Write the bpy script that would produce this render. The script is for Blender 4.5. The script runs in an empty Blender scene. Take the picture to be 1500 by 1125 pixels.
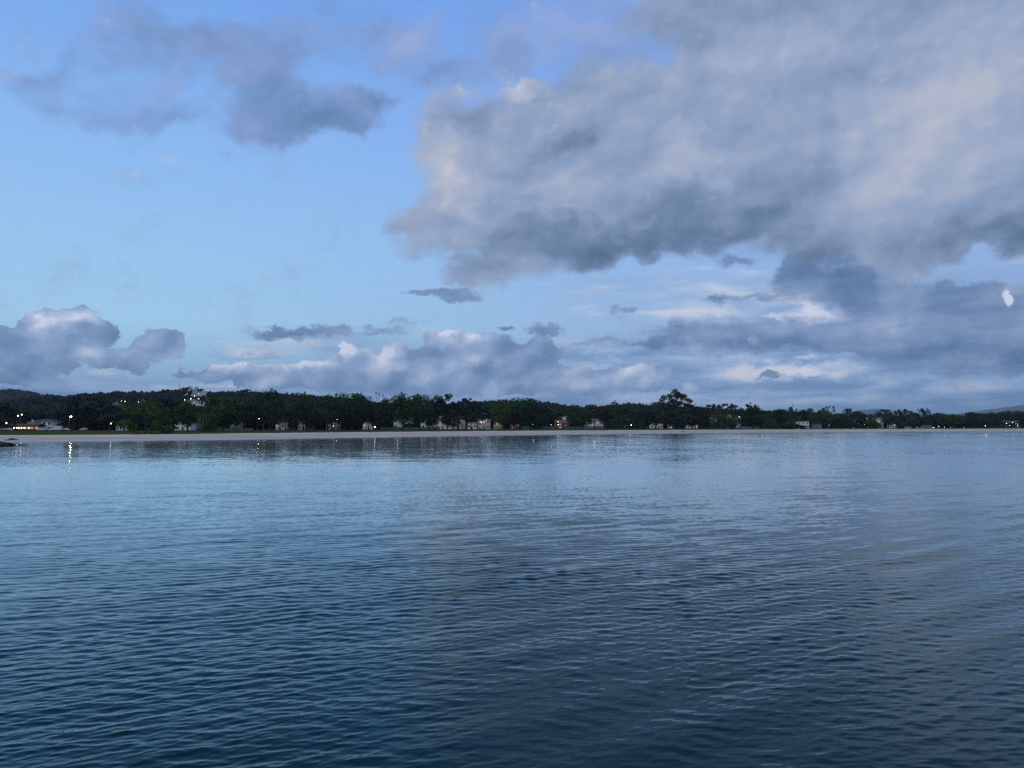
import bpy, math, random
import numpy as np
from mathutils import Vector, noise as mnoise

# ------------------------------------------------------------------ camera
S = bpy.context.scene
COL = S.collection
F_PX, CX, CY = 1133.0, 750.0, 562.5      # focal length and centre, in photograph pixels
PITCH = math.atan(61.5 / F_PX)           # the horizon sits a little below the middle
CAM_H = 5.0
cam = bpy.data.objects.new('camera', bpy.data.cameras.new('camera'))
COL.objects.link(cam)
cam.location = (0, 0, CAM_H)
cam.rotation_euler = (math.pi / 2 + PITCH, 0, 0)
cam.data.sensor_width = 36
cam.data.lens = 36 * F_PX / 1500
cam.data.clip_start = 0.1
cam.data.clip_end = 40000
S.camera = cam

def ray(px, py):
    """direction of a photograph pixel, scaled so that its y is 1"""
    a, b = (px - CX) / F_PX, (CY - py) / F_PX
    y = math.cos(PITCH) - b * math.sin(PITCH)
    z = math.sin(PITCH) + b * math.cos(PITCH)
    return a / y, z / y

def azel(px, py):
    x, z = ray(px, py)
    return math.degrees(math.atan2(x, 1)), math.degrees(math.atan2(z, math.hypot(x, 1)))

S.view_settings.view_transform = 'Standard'
S.view_settings.look = 'None'
S.view_settings.exposure = 0.0
S.view_settings.gamma = 1.0
S.cycles.use_denoising = False      # the fine ripples are lost otherwise
S.cycles.max_bounces = 6
S.cycles.diffuse_bounces = 2
S.cycles.glossy_bounces = 3
S.cycles.transmission_bounces = 2
S.cycles.volume_bounces = 0
S.cycles.sample_clamp_indirect = 3.0
S.cycles.caustics_reflective = False
S.cycles.caustics_refractive = False

def lin(c):
    return tuple((v / 255 / 12.92 if v / 255 <= 0.04045 else ((v / 255 + 0.055) / 1.055) ** 2.4) for v in c) + (1.0,)

# ------------------------------------------------------------------ node helper
class NT:
    def __init__(self, tree):
        self.t = tree; self.n = tree.nodes; self.n.clear()
    def add(self, kind, ins=None, **props):
        nd = self.n.new(kind)
        for k, v in props.items(): setattr(nd, k, v)
        for k, v in (ins or {}).items(): self.put(nd.inputs[k], v)
        return nd
    def put(self, sock, v):
        if isinstance(v, bpy.types.NodeSocket): self.t.links.new(v, sock)
        elif isinstance(v, bpy.types.Node): self.t.links.new(v.outputs[0], sock)
        else: sock.default_value = v
    def math(self, op, a, b=None, c=None, clamp=False):
        nd = self.add('ShaderNodeMath', operation=op, use_clamp=clamp)
        for i, v in enumerate((a, b, c)):
            if v is not None: self.put(nd.inputs[i], v)
        return nd.outputs[0]
    def vmath(self, op, a, b=None, out=0):
        nd = self.add('ShaderNodeVectorMath', operation=op)
        for i, v in enumerate((a, b)):
            if v is not None: self.put(nd.inputs[i], v)
        return nd.outputs[out]
    def smooth(self, v, lo, hi, a=0.0, b=1.0):
        nd = self.add('ShaderNodeMapRange', {'Value': v, 'From Min': lo, 'From Max': hi, 'To Min': a, 'To Max': b}, interpolation_type='SMOOTHSTEP')
        return nd.outputs[0]
    def remap(self, v, lo, hi, a=0.0, b=1.0):
        nd = self.add('ShaderNodeMapRange', {'Value': v, 'From Min': lo, 'From Max': hi, 'To Min': a, 'To Max': b})
        return nd.outputs[0]
    def noise(self, vec, scale, detail, rough=0.5, dist=0.0, out=0, dims='2D', lac=2.0):
        nd = self.add('ShaderNodeTexNoise', {'Vector': vec, 'Scale': scale, 'Detail': detail, 'Roughness': rough, 'Distortion': dist, 'Lacunarity': lac}, noise_dimensions=dims)
        return nd.outputs[out]
    def ramp(self, v, stops, interp='LINEAR'):
        nd = self.add('ShaderNodeValToRGB', {'Fac': v})
        cr = nd.color_ramp; cr.interpolation = interp
        while len(cr.elements) > 1: cr.elements.remove(cr.elements[-1])
        cr.elements[0].position = stops[0][0]; cr.elements[0].color = stops[0][1]
        for p, c in stops[1:]:
            e = cr.elements.new(p); e.color = c
        return nd.outputs[0]
    def mix(self, f, a, b, blend='MIX'):
        nd = self.add('ShaderNodeMix', data_type='RGBA', blend_type=blend)
        self.put(nd.inputs[0], f); self.put(nd.inputs[6], a); self.put(nd.inputs[7], b)
        return nd.outputs[2]
    def mapping(self, vec, loc=(0, 0, 0), rot=0.0, scale=(1, 1, 1), kind='POINT'):
        nd = self.add('ShaderNodeMapping', {'Vector': vec, 'Location': loc, 'Rotation': (0, 0, rot), 'Scale': scale}, vector_type=kind)
        return nd.outputs[0]

# ------------------------------------------------------------------ sky at dusk
SUN_ELEV, SUN_ROT = math.radians(2), math.radians(-115)
W = bpy.data.worlds.new('World'); S.world = W; W.use_nodes = True
W.cycles.sampling_method = 'MANUAL'; W.cycles.sample_map_resolution = 256
w = NT(W.node_tree)
tc = w.add('ShaderNodeTexCoord').outputs['Generated']
sep = w.add('ShaderNodeSeparateXYZ', {0: tc})
az = w.math('MULTIPLY', w.math('ARCTAN2', sep.outputs[0], sep.outputs[1]), 180 / math.pi)
el = w.math('MULTIPLY', w.math('ARCSINE', sep.outputs[2]), 180 / math.pi)
P = w.add('ShaderNodeCombineXYZ', {0: az, 1: el}).outputs[0]          # degrees of azimuth and elevation
PN = w.vmath('SCALE', P); PN.node.inputs[3].default_value = 0.1

def field(vec, blobs, start=0.0):
    """sum of cone shaped blobs: (px, py, rx, ry, tilt in degrees, weight) in photograph pixels"""
    acc = start
    for px, py, rx, ry, tilt, wt in blobs:
        a, e = azel(px, py)
        k = math.degrees(1 / F_PX) * math.cos(math.radians(a)) ** 2
        k2 = math.degrees(1 / F_PX)
        m = w.mapping(vec, (a, e, 0), math.radians(-tilt), (rx * k, ry * k2, 1), 'TEXTURE')
        g = w.add('ShaderNodeTexGradient', {0: m}, gradient_type='SPHERICAL').outputs[1]
        acc = w.math('MULTIPLY_ADD', g, wt, acc)
    return acc

# clear sky: Nishita, its colour brought to the cyan-to-periwinkle dusk of the picture
sky = w.add('ShaderNodeTexSky', sky_type='NISHITA', sun_disc=False, sun_elevation=SUN_ELEV, sun_rotation=SUN_ROT,
            air_density=1.0, dust_density=0.6, ozone_density=3.0).outputs[0]
nish = w.mix(1.0, sky, (0.12, 0.12, 0.12, 1), 'MULTIPLY')
el01 = w.remap(el, -4, 92)
def ep(e): return (e + 4) / 96
left = w.ramp(el01, [(ep(-4), lin((118, 148, 190))), (ep(1.5), lin((140, 178, 218))), (ep(7), lin((172, 218, 252))), (ep(13), lin((160, 208, 255))), (ep(20), lin((146, 194, 255))), (ep(29), lin((122, 173, 247))), (ep(45), lin((70, 116, 188))), (ep(90), lin((44, 74, 130)))])
right = w.ramp(el01, [(ep(-4), lin((105, 135, 180))), (ep(1.5), lin((128, 160, 205))), (ep(7), lin((158, 190, 236))), (ep(13), lin((154, 192, 246))), (ep(20), lin((142, 184, 252))), (ep(29), lin((130, 172, 248))), (ep(45), lin((70, 112, 182))), (ep(90), lin((44, 72, 126)))])
clear = w.mix(w.smooth(az, -30, 25), left, right)
clear = w.mix(0.10, clear, nish)

# shared noises
warpA = w.vmath('SUBTRACT', w.noise(PN, 1.5, 3, 0.5, out=1), (0.5, 0.5, 0.5))
warpB = w.vmath('SUBTRACT', w.noise(w.mapping(PN, scale=(1, 1.3, 1)), 6.0, 5, 0.6, out=1), (0.5, 0.5, 0.5))
PB = w.vmath('ADD', P, w.vmath('MULTIPLY', warpB, (2.4, 1.6, 0)))
PW = w.vmath('ADD', PB, w.vmath('MULTIPLY', warpA, (6.0, 4.0, 0)))
PS = w.vmath('ADD', PB, w.vmath('MULTIPLY', warpA, (2.2, 1.2, 0)))
PWN = w.vmath('ADD', PN, w.vmath('MULTIPLY', warpA, (0.3, 0.3, 0)))
puff = w.noise(w.mapping(PWN, scale=(1, 1.5, 1)), 1.7, 7, 0.52)
puffUp = w.noise(w.mapping(w.vmath('ADD', PWN, (-0.10, 0.13, 0)), scale=(1, 1.5, 1)), 1.7, 4, 0.5)
relief = w.math('SUBTRACT', puff, puffUp)                              # towards the light: upper left
fine = w.noise(w.mapping(PN, scale=(1, 1.4, 1)), 5.5, 6, 0.55)
def billows(vec):
    return w.add('ShaderNodeTexVoronoi', {'Vector': vec, 'Scale': 2.7, 'Detail': 1.5, 'Roughness': 0.42, 'Lacunarity': 2.1, 'Smoothness': 0.5}, voronoi_dimensions='2D', feature='SMOOTH_F1', normalize=True).outputs['Distance']
PBN = w.mapping(w.vmath('ADD', PN, w.vmath('MULTIPLY', warpB, (0.10, 0.08, 0))), scale=(1, 1.35, 1))
bil = w.math('SUBTRACT', 1.0, billows(PBN))
bilUp = w.math('SUBTRACT', 1.0, billows(w.vmath('ADD', PBN, (-0.045, 0.075, 0))))
brel = w.math('SUBTRACT', bil, bilUp)
fineUp = w.noise(w.mapping(w.vmath('ADD', PN, (-0.03, 0.03, 0)), scale=(1, 1.4, 1)), 5.5, 4, 0.5)
frel = w.math('SUBTRACT', fine, fineUp)
bands = w.noise(w.mapping(PN, scale=(0.7, 4.2, 1)), 2.2, 6, 0.5, 0.3)

def tone_ramp(t, stops): return w.ramp(t, [(p, lin(c)) for p, c in stops])
pc = w.math('SUBTRACT', puff, 0.5); fc = w.math('SUBTRACT', fine, 0.5); bc = w.math('SUBTRACT', bands, 0.5)

col = clear
# --- 1. thin stratus veil lying over the horizon
F1 = field(PS, [(1010, 440, 340, 60, 0, 0.5), (900, 415, 200, 30, 0, .25), (1150, 560, 800, 95, 0, 1.05), (300, 610, 700, 75, 0, 0.95), (480, 505, 240, 36, 0, 0.6), (1350, 470, 420, 120, 0, 0.7), (880, 545, 260, 60, 0, 0.5), (60, 560, 200, 50, 0, 0.3)])
F1 = w.math('ADD', F1, w.math('MULTIPLY', bc, 0.9))
o1 = w.smooth(F1, 0.05, 0.70, 0, 0.92)
T1 = field(PS, [(1000, 435, 320, 60, 0, .4), (20, 575, 240, 26, 0, -.35), (300, 585, 200, 16, 0, -.25), (1150, 545, 130, 16, 0, 0.75), (370, 505, 120, 26, 3, 0.7), (640, 480, 60, 20, 0, 0.3), (130, 520, 110, 22, -8, 0.5), (860, 535, 90, 25, 0, 0.3), (250, 575, 260, 14, 0, 0.2), (1450, 600, 300, 26, 0, -0.25), (1250, 500, 260, 26, 0, -0.2), (250, 535, 200, 20, 0, .35), (450, 560, 260, 18, 0, .25), (1000, 575, 400, 20, 0, .2)], 0.50)
T1 = w.math('ADD', T1, w.math('MULTIPLY_ADD', bc, 1.15, w.math('MULTIPLY', pc, 0.3)))
c1 = tone_ramp(T1, [(0.0, (88, 122, 168)), (0.35, (114, 145, 190)), (0.6, (148, 176, 216)), (0.85, (192, 206, 230)), (1.0, (216, 218, 230))])
col = w.mix(o1, col, c1)

# --- 2. cumulus standing along the horizon, crisp edged
PC = w.vmath('ADD', PB, w.vmath('MULTIPLY', warpA, (1.0, 0.8, 0)))
F2 = field(PC, [(118, 474, 40, 34, 0, 1.1), (66, 482, 52, 40, 0, 1.1), (150, 484, 46, 20, 0, 1.0), (90, 505, 90, 36, 8, 1.1), (25, 525, 90, 44, 0, 1.0), (40, 550, 120, 26, 0, 0.5), (4, 502, 36, 22, 0, .9), (-60, 520, 80, 60, 0, 1),
                (232, 506, 44, 26, 6, 1.1), (202, 518, 50, 28, 0, 1.1), (265, 500, 20, 22, 0, 1.1), (184, 530, 46, 20, 0, 0.9), (250, 548, 130, 16, 0, 0.35), (380, 555, 160, 26, 0, 0.7),
                (508, 520, 30, 28, 0, 0.9), (560, 530, 90, 36, 0, 1.0), (645, 505, 34, 34, 0, 1.1), (690, 510, 60, 36, 0, 1.0), (760, 535, 110, 46, -8, 1.2), (640, 555, 260, 40, 0, 1.0), (860, 560, 100, 28, 0, 0.7), (450, 550, 120, 30, 0, 0.7),
                (935, 548, 70, 30, 0, 0.8), (1000, 560, 60, 16, 0, 0.5)])
F2 = w.math('ADD', F2, w.math('MULTIPLY_ADD', w.math('SUBTRACT', bil, 0.7), 1.1, w.math('MULTIPLY', fc, 0.5)))
o2 = w.smooth(F2, 0.29, 0.41, 0, 0.95)
T2 = field(PC, [(10, 560, 160, 22, 0, -.3), (340, 515, 80, 24, 0, .6), (390, 535, 110, 14, 0, .5), (430, 490, 80, 10, 0, .1), (130, 466, 40, 14, 0, .3), (70, 472, 40, 14, 0, .3), (645, 490, 36, 24, 0, 0.75), (508, 508, 24, 24, 0, 0.7), (700, 496, 24, 14, 0, 0.3), (570, 520, 50, 20, 0, 0.25), (105, 470, 50, 22, 0, 0.28), (60, 490, 40, 16, 0, 0.2), (225, 498, 46, 12, 0, 0.15), (935, 540, 60, 18, 0, 0.35),
                (60, 540, 140, 30, 0, -0.1), (760, 545, 150, 30, 0, -0.1), (400, 585, 500, 20, 0, -0.1), (600, 520, 200, 30, 0, .22), (460, 545, 120, 16, 0, .2), (80, 480, 90, 30, 0, .12)], 0.44)
T2 = w.math('ADD', T2, w.math('MULTIPLY_ADD', brel, 1.7, w.math('MULTIPLY_ADD', relief, 0.7, w.math('MULTIPLY', frel, 0.12))))
c2 = tone_ramp(T2, [(0.0, (96, 126, 168)), (0.35, (120, 147, 188)), (0.6, (146, 169, 207)), (0.85, (182, 197, 226)), (1.0, (212, 220, 240))])
col = w.mix(o2, col, c2)

# --- 3. long dark banks and scraps, mid height on the right
F3 = field(PS, [(430, 487, 110, 14, -2, 1.0), (560, 490, 90, 16, 0, .7), (400, 508, 130, 18, 0, .55), (360, 522, 120, 12, 0, .5), (540, 462, 70, 6, 4, .4), (590, 475, 60, 6, 0, .4), (1120, 492, 230, 34, 0, 1.1), (1010, 480, 110, 20, 0, 0.6), (1330, 450, 190, 70, 0, 1.0), (1400, 500, 200, 60, 0, 1.2), (1200, 400, 110, 40, -20, 1.0), (1250, 385, 130, 70, -20, 1.5), (1200, 350, 80, 50, 0, .8), (1410, 400, 90, 22, 0, -.6), (1060, 440, 60, 14, 0, 0.8), (1130, 440, 60, 14, 0, 0.5), (1080, 380, 70, 16, 12, 0.7), (1480, 460, 120, 50, 0, 1.0), (1480, 520, 120, 30, 0, 0.8),
                (908, 456, 24, 9, 8, 0.9), (745, 482, 18, 8, 0, 0.8), (800, 484, 50, 15, 0, 0.9), (870, 497, 60, 8, 0, 0.6), (1127, 552, 36, 7, 0, 1.0), (1190, 554, 26, 6, 0, 0.7), (960, 505, 120, 10, 0, 0.5), (655, 433, 66, 15, 3, 1.0), (610, 430, 50, 6, -6, .6), (745, 470, 18, 6, 10, 0.4),(1430, 400, 80, 12, 0, .35),
                (1478, 435, 30, 22, 0, -.6), (890, 425, 60, 20, 0, .25)])
F3 = w.math('ADD', F3, w.math('MULTIPLY_ADD', bc, 0.8, w.math('MULTIPLY', pc, 0.7)))
o3 = w.smooth(F3, 0.22, 0.62, 0, 0.92)
T3 = field(PS, [(350, 512, 110, 18, 0, .7), (560, 500, 90, 20, 0, .3), (1180, 455, 70, 22, 6, 0.85), (1100, 470, 120, 18, 0, 0.3), (1330, 480, 160, 40, 0, 0.25), (1180, 520, 300, 14, 0, -0.15), (1450, 510, 160, 20, 0, -0.3), (1240, 385, 130, 60, -20, -0.3), (1000, 470, 100, 14, 0, 0.25), (1060, 505, 200, 14, 0, -0.25), (1190, 360, 60, 30, 0, -0.15)], 0.40)
T3 = w.math('ADD', T3, w.math('MULTIPLY_ADD', relief, 0.8, w.math('MULTIPLY', bc, 0.5)))
c3 = tone_ramp(T3, [(0.0, (82, 110, 150)), (0.3, (106, 133, 174)), (0.6, (136, 158, 196)), (0.85, (176, 190, 220)), (1.0, (208, 214, 232))])
col = w.mix(o3, col, c3)

# --- 4. dark broken cloud, upper left, soft edged
F4 = field(PW, [(390, 140, 130, 66, -30, 1.15), (480, 175, 100, 42, 0, 1.2), (550, 152, 70, 30, 0, 1.1), (520, 195, 60, 24, 0, .8), (400, 190, 90, 32, 0, 0.9), (330, 70, 130, 56, -25, 0.95), (190, 35, 110, 56, -20, 0.8), (260, 60, 120, 40, -30, .5), (30, 105, 70, 26, -20, 0.55), (95, 85, 44, 44, 0, 0.4), (40, 150, 90, 26, -15, .3), (190, 172, 130, 28, -6, 0.5), (250, 178, 60, 18, 0, .3), (340, 232, 30, 12, 0, 0.5),
                (590, 70, 110, 44, -40, 0.8), (640, 110, 80, 44, -30, 0.8), (560, 50, 110, 50, -30, .4), (540, 20, 100, 40, 0, 0.55), (750, 70, 36, 50, 0, 0.7), (860, 50, 200, 90, 0, 0.8), (700, 20, 90, 80, 0, .4), (700, 110, 90, 50, 0, .6), (420, 60, 160, 60, -20, 0.5), (960, 110, 160, 60, 0, .6), (140, 130, 160, 60, -15, .45)])
F4 = w.math('ADD', F4, w.math('MULTIPLY_ADD', pc, 0.9, w.math('MULTIPLY', fc, 0.6)))
o4 = w.smooth(F4, 0.02, 1.0, 0, 0.92)
T4 = field(PW, [(470, 185, 90, 40, 0, -0.45), (560, 150, 60, 26, 0, -0.35), (390, 110, 90, 50, -20, -0.15), (600, 60, 120, 60, -40, 0.3), (860, 40, 160, 70, 0, 0.4), (340, 200, 60, 30, 0, 0.15)], 0.5)
T4 = w.math('ADD', T4, w.math('MULTIPLY', relief, 0.6))
c4 = tone_ramp(T4, [(0.0, (96, 128, 172)), (0.35, (116, 145, 192)), (0.6, (134, 158, 208)), (1.0, (164, 182, 224))])
col = w.mix(o4, col, c4)

# --- 5. the great bank filling the upper right
F5 = field(PW, [(1150, 130, 430, 190, 0, 1.6), (1400, 200, 420, 200, 0, 1.8), (900, 250, 320, 130, 0, 1.5), (720, 230, 130, 110, 0, 1.0), (690, 330, 150, 60, -6, 1.1), (730, 392, 120, 34, -8, 1.1), (670, 410, 60, 20, 0, .5), (850, 350, 200, 60, 6, 1.1), (1050, 310, 200, 70, 8, 1.0), (1200, 360, 140, 40, -10, 0.8), (1430, 310, 240, 66, 0, 1.2), (1420, 410, 130, 24, 0, -1.0), (590, 322, 50, 16, 0, 0.7), (1050, 30, 160, 60, 0, 0.8), (760, 150, 90, 40, 0, 0.8), (1600, 100, 400, 400, 0, 1.5), (1250, -120, 500, 160, 0, 1.2), (1250,-350,700,200,0,.9), (400, -260, 420, 130, 0, .7), (-100, -500, 500, 150, 0, .7), (640, 200, 60, 60, 0, .7), (620, 290, 70, 60, 0, .7), (900, 130, 160, 60, 0, .5),
                (980, 60, 70, 36, -30, -0.5), (790, 95, 60, 22, 0, -0.3), (935, 165, 26, 16, 40, -0.9), (1000, 390, 110, 22, 0, -0.6), (1240, 390, 100, 30, -10, -0.9), (870, 400, 120, 20, 4, -.2), (620, 150, 40, 70, 0, -0.5)])
F5 = w.math('ADD', F5, w.math('MULTIPLY_ADD', pc, 1.1, w.math('MULTIPLY', fc, 0.7)))
behind = w.smooth(w.math('ABSOLUTE', az), 42, 75, 0, 0.75)
F5 = w.math('ADD', F5, behind)
o5 = w.smooth(F5, 0.05, 0.95, 0, 0.98)
T5 = field(PW, [(660, 250, 100, 70, 0, 0.3), (740, 130, 60, 20, 0, 0.4), (1380, 170, 190, 120, -25, 0.34), (1230, 240, 120, 40, 30, 0.2), (1000, 220, 90, 50, 0, 0.15), (850, 200, 100, 50, 0, 0.05), (800, 270, 100, 30, 0, 0.12), (1130, 80, 120, 50, 0, 0.15),
                (900, 362, 230, 44, 6, -0.5), (1030, 325, 150, 50, 10, -0.4), (740, 385, 120, 34, -6, -0.12), (640, 320, 60, 24, 0, -.15), (690, 180, 40, 26, 0, -.2), (860, 190, 60, 34, 0, -.15), (640, 280, 70, 70, 0, .15), (1000, 245, 110, 30, 0, .1), (1130, 300, 90, 50, 40, -0.25), (820, 205, 60, 20, -20, -0.2), (1440, 350, 190, 40, 0, -0.42), (1200, 370, 90, 40, 0, -0.35), (1190, 230, 60, 60, 0, -0.15), (1250, -200, 800, 200, 0, -.2), (1350, 290, 200, 40, 0, .1)], 0.55)
T5 = w.math('ADD', T5, w.math('MULTIPLY_ADD', relief, 0.38, w.math('MULTIPLY_ADD', brel, 0.38, w.math('MULTIPLY', frel, 0.12))))
c5 = tone_ramp(T5, [(0.0, (82, 104, 136)), (0.25, (107, 129, 162)), (0.5, (138, 158, 192)), (0.7, (162, 175, 202)), (0.9, (184, 189, 205)), (1.0, (202, 205, 215))])
col = w.mix(o5, col, c5)

# --- 6. small bright scraps that still catch the light
P6 = w.vmath('ADD', P, w.vmath('MULTIPLY', warpB, (1.1, 0.9, 0)))
F6 = field(P6, [(1479, 430, 8, 9, 0, 1.0), (1482, 435, 6, 9, 0, .8), (1479, 443, 5, 9, 0, 1.0), (1160, 545, 60, 8, 0, 0.7), (1180, 523, 36, 6, 0, 0.8), (1190, 455, 46, 10, 4, 0.5), (1130, 462, 36, 6, 0, .6)])
F6 = w.math('ADD', F6, w.math('MULTIPLY_ADD', pc, 0.3, w.math('MULTIPLY', fc, 1.1)))
col = w.mix(w.smooth(F6, 0.15, 0.85, 0, 0.8), col, lin((224, 230, 246)))

bg = w.add('ShaderNodeBackground', {'Color': col, 'Strength': 1.0})
out = w.add('ShaderNodeOutputWorld')
w.t.links.new(bg.outputs[0], out.inputs[0])

# ------------------------------------------------------------------ weak afterglow from the left, low
sl = bpy.data.lights.new('sun', 'SUN'); sl.energy = 1.2; sl.angle = math.radians(60); sl.color = (1.0, 0.80, 0.66)
so = bpy.data.objects.new('sun', sl); COL.objects.link(so)
SUN_DIR = Vector((math.sin(SUN_ROT) * math.cos(math.radians(25)), math.cos(SUN_ROT) * math.cos(math.radians(25)), math.sin(math.radians(25))))
so.rotation_euler = SUN_DIR.to_track_quat('Z', 'Y').to_euler()
so.location = SUN_DIR * 300

# ------------------------------------------------------------------ helpers for objects
def tag(o, label=None, cat=None, group=None, kind=None):
    if label: o['label'] = label
    if cat: o['category'] = cat
    if group: o['group'] = group
    if kind: o['kind'] = kind
    return o

def np_mesh(name, verts, faces, mats=(), smooth=False):
    """mesh from an (n,3) array and an (m,k) index array (all faces of k corners)"""
    me = bpy.data.meshes.new(name)
    verts = np.ascontiguousarray(verts, dtype=np.float32); faces = np.ascontiguousarray(faces, dtype=np.int32)
    k = faces.shape[1]
    me.vertices.add(len(verts)); me.vertices.foreach_set('co', verts.ravel())
    me.loops.add(faces.size); me.loops.foreach_set('vertex_index', faces.ravel())
    me.polygons.add(len(faces)); me.polygons.foreach_set('loop_start', np.arange(0, faces.size, k, dtype=np.int32))
    me.update(calc_edges=True)
    if smooth: me.polygons.foreach_set('use_smooth', np.ones(len(faces), dtype=bool))
    for m in mats: me.materials.append(m)
    me.validate()
    return me

def link(name, me, parent=None, loc=None):
    o = bpy.data.objects.new(name, me); COL.objects.link(o)
    if parent: o.parent = parent
    if loc is not None: o.location = loc
    return o

def grid_faces(nr, nc):
    a = (np.arange(nr - 1)[:, None] * nc + np.arange(nc - 1)[None, :]).ravel()
    return np.stack([a, a + 1, a + nc + 1, a + nc], 1)

def value_noise(x, y, seed=0):
    """smooth 2-D value noise in 0..1 for arrays"""
    r = np.random.RandomState(seed); T = r.rand(256, 256)
    xi, yi = np.floor(x).astype(int), np.floor(y).astype(int)
    fx, fy = x - xi, y - yi
    fx, fy = fx * fx * (3 - 2 * fx), fy * fy * (3 - 2 * fy)
    g = lambda i, j: T[i & 255, j & 255]
    return (g(xi, yi) * (1 - fx) + g(xi + 1, yi) * fx) * (1 - fy) + (g(xi, yi + 1) * (1 - fx) + g(xi + 1, yi + 1) * fx) * fy

def fbm(x, y, oct=4, seed=0):
    s, a, t = 0, 1.0, 0
    for i in range(oct):
        s = s + a * value_noise(x * 2 ** i, y * 2 ** i, seed + i); t += a; a *= 0.5
    return s / t

# ------------------------------------------------------------------ the bay
def build_water():
    rnd = np.random.RandomState(11)
    # rows: distances from the pier, dense near, coarse far; columns: bearings
    v = np.concatenate([np.arange(620, 3.0, -0.72), np.geomspace(3.0, 0.42, 60)])     # photo pixels under the horizon
    d = CAM_H * F_PX / v
    ang = np.tan(np.radians(np.linspace(-43, 43, 1500)))
    Y = np.repeat(d[:, None], len(ang), 1); X = Y * ang[None, :]
    step = np.gradient(d)[:, None] + 0 * X
    comps = []
    def train(n, l0, l1, bearing, spread, slope, grp):
        for i in range(n):
            lam = math.exp(rnd.uniform(math.log(l0), math.log(l1)))
            th = math.radians(bearing + rnd.normal() * spread)
            comps.append((lam, th, slope / math.sqrt(n) * math.sqrt(2), rnd.uniform(0, 2 * math.pi), grp))
    train(12, 1.6, 3.4, 30, 14, 0.013, 'wide')     # low long waves
    train(16, 0.65, 1.6, 25, 16, 0.024, 'chop')
    train(30, 0.28, 0.65, 19, 17, 0.105, 'chop')
    train(30, 0.12, 0.30, 18, 24, 0.125, 'chop')
    train(12, 0.35, 0.9, -26, 14, 0.036, 'wide')
    train(8, 3.6, 9.0, 20, 22, 0.006, 'wide')
    train(5, 1.7, 2.7, 34, 4, 0.040, 'wake')       # the spread-out wake of some boat, crossing ahead on the right
    patch = fbm(X * 0.06 + 3.1, Y * 0.045 + 1.7, 3, 5)
    big = fbm(X * 0.012 + 9.1, Y * 0.006 + 4.7, 3, 8)
    u = X / Y
    calm = np.exp(-(((u - 0.08) / 0.24) ** 2)) * np.clip((26 - Y) / 12, 0, 1)          # sheltered water ahead of the pier
    rightcalm = np.clip((u - 0.25) / 0.3, 0, 1) * np.clip((60 - Y) / 40, 0, 1)
    side = np.clip((X / Y + 0.12) / 0.2, 0, 1)
    chop = np.clip(0.80 - 0.08 * side + (0.8 + 1.3 * side) * (patch - 0.45), 0.35, 1.25) * np.clip(0.8 + 1.2 * (big - 0.45), 0.45, 1.25)
    chop = chop * (1 - 0.62 * calm) * (1 - 0.35 * rightcalm)
    Z = np.zeros_like(X); DX = np.zeros_like(X); DY = np.zeros_like(X); lost = np.zeros_like(X)
    for lam, th, s, ph, grp in comps:
        k = 2 * math.pi / lam; kx, ky = -math.sin(th) * k, math.cos(th) * k
        w_ = np.clip((lam / step - 2.2) / 2.5, 0, 1)
        m = chop if grp == 'chop' else (0.6 + 0.4 * chop)
        if grp == 'wake': m = side * np.exp(-((Y - 0.68 * X - 17) / 9.0) ** 2) * (0.5 + patch)
        amp = s / k * m
        arg = kx * X + ky * Y + ph
        Z += amp * w_ * np.cos(arg)
        sn = amp * w_ * np.sin(arg) * 1.0
        DX -= kx / k * sn; DY -= ky / k * sn
        lost += (1 - w_ ** 2) * (s * m) ** 2 * 0.5
    shelter = np.clip((Y - 78) / 45, 0, 1) * np.clip(1 - (u - 0.02) / 0.35, 0.4, 1) * (0.75 + 0.5 * (big - 0.5))
    lean = 0.045 * ((1 - 1.0 * np.clip(shelter * 1.2, 0, 1)) * (1 - 0.4 * np.clip((X / Y + 0.05) / 0.25, 0, 1))).ravel()
    V = np.stack([X + DX, Y + DY, Z], -1).reshape(-1, 3)
    nr, nc = X.shape
    F = grid_faces(nr, nc)
    lost = lost.ravel() * 0.035
    # the rest of the bay beside and behind the viewer: flat rings joined in the same sheet
    n0 = len(V)
    rim = np.concatenate([V[:nc], ])
    extra_v = [[-14000, 13400, -0.02], [-14000, -3000, -0.02], [14000, -3000, -0.02], [14000, 13400, -0.02]]
    V = np.concatenate([V, np.array(extra_v)]); lost = np.concatenate([lost, [0.0003] * 4]); lean = np.concatenate([lean, [0.03] * 4])
    me = np_mesh('water', V, F, (), True)
    import bmesh
    bm = bmesh.new(); bm.from_mesh(me); bm.verts.ensure_lookup_table()
    bm.faces.new([bm.verts[i] for i in (n0 + 1, n0 + 2, nc - 1, 0)][::1])
    L = [bm.verts[r * nc] for r in range(0, nr)]; R = [bm.verts[r * nc + nc - 1] for r in range(0, nr)]
    for i in range(nr - 1):
        bm.faces.new([bm.verts[n0 + 1], L[i], L[i + 1]]); bm.faces.new([bm.verts[n0 + 2], R[i + 1], R[i]])
    bm.faces.new([bm.verts[n0 + 1], L[-1], bm.verts[n0]]); bm.faces.new([bm.verts[n0 + 2], bm.verts[n0 + 3], R[-1]])
    row = [bm.verts[i] for i in range(nc)]
    bm.faces.ensure_lookup_table()
    f0 = bm.faces[len(F)]
    bm.faces.remove(f0)                                         # replace the coarse quad by a fan that meets every rim vertex
    for i in range(nc // 2): bm.faces.new([bm.verts[n0 + 1], row[i + 1], row[i]])
    bm.faces.new([bm.verts[n0 + 1], bm.verts[n0 + 2], row[nc // 2]])
    for i in range(nc // 2, nc - 1): bm.faces.new([bm.verts[n0 + 2], row[i + 1], row[i]])
    bm.to_mesh(me); bm.free()
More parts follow.
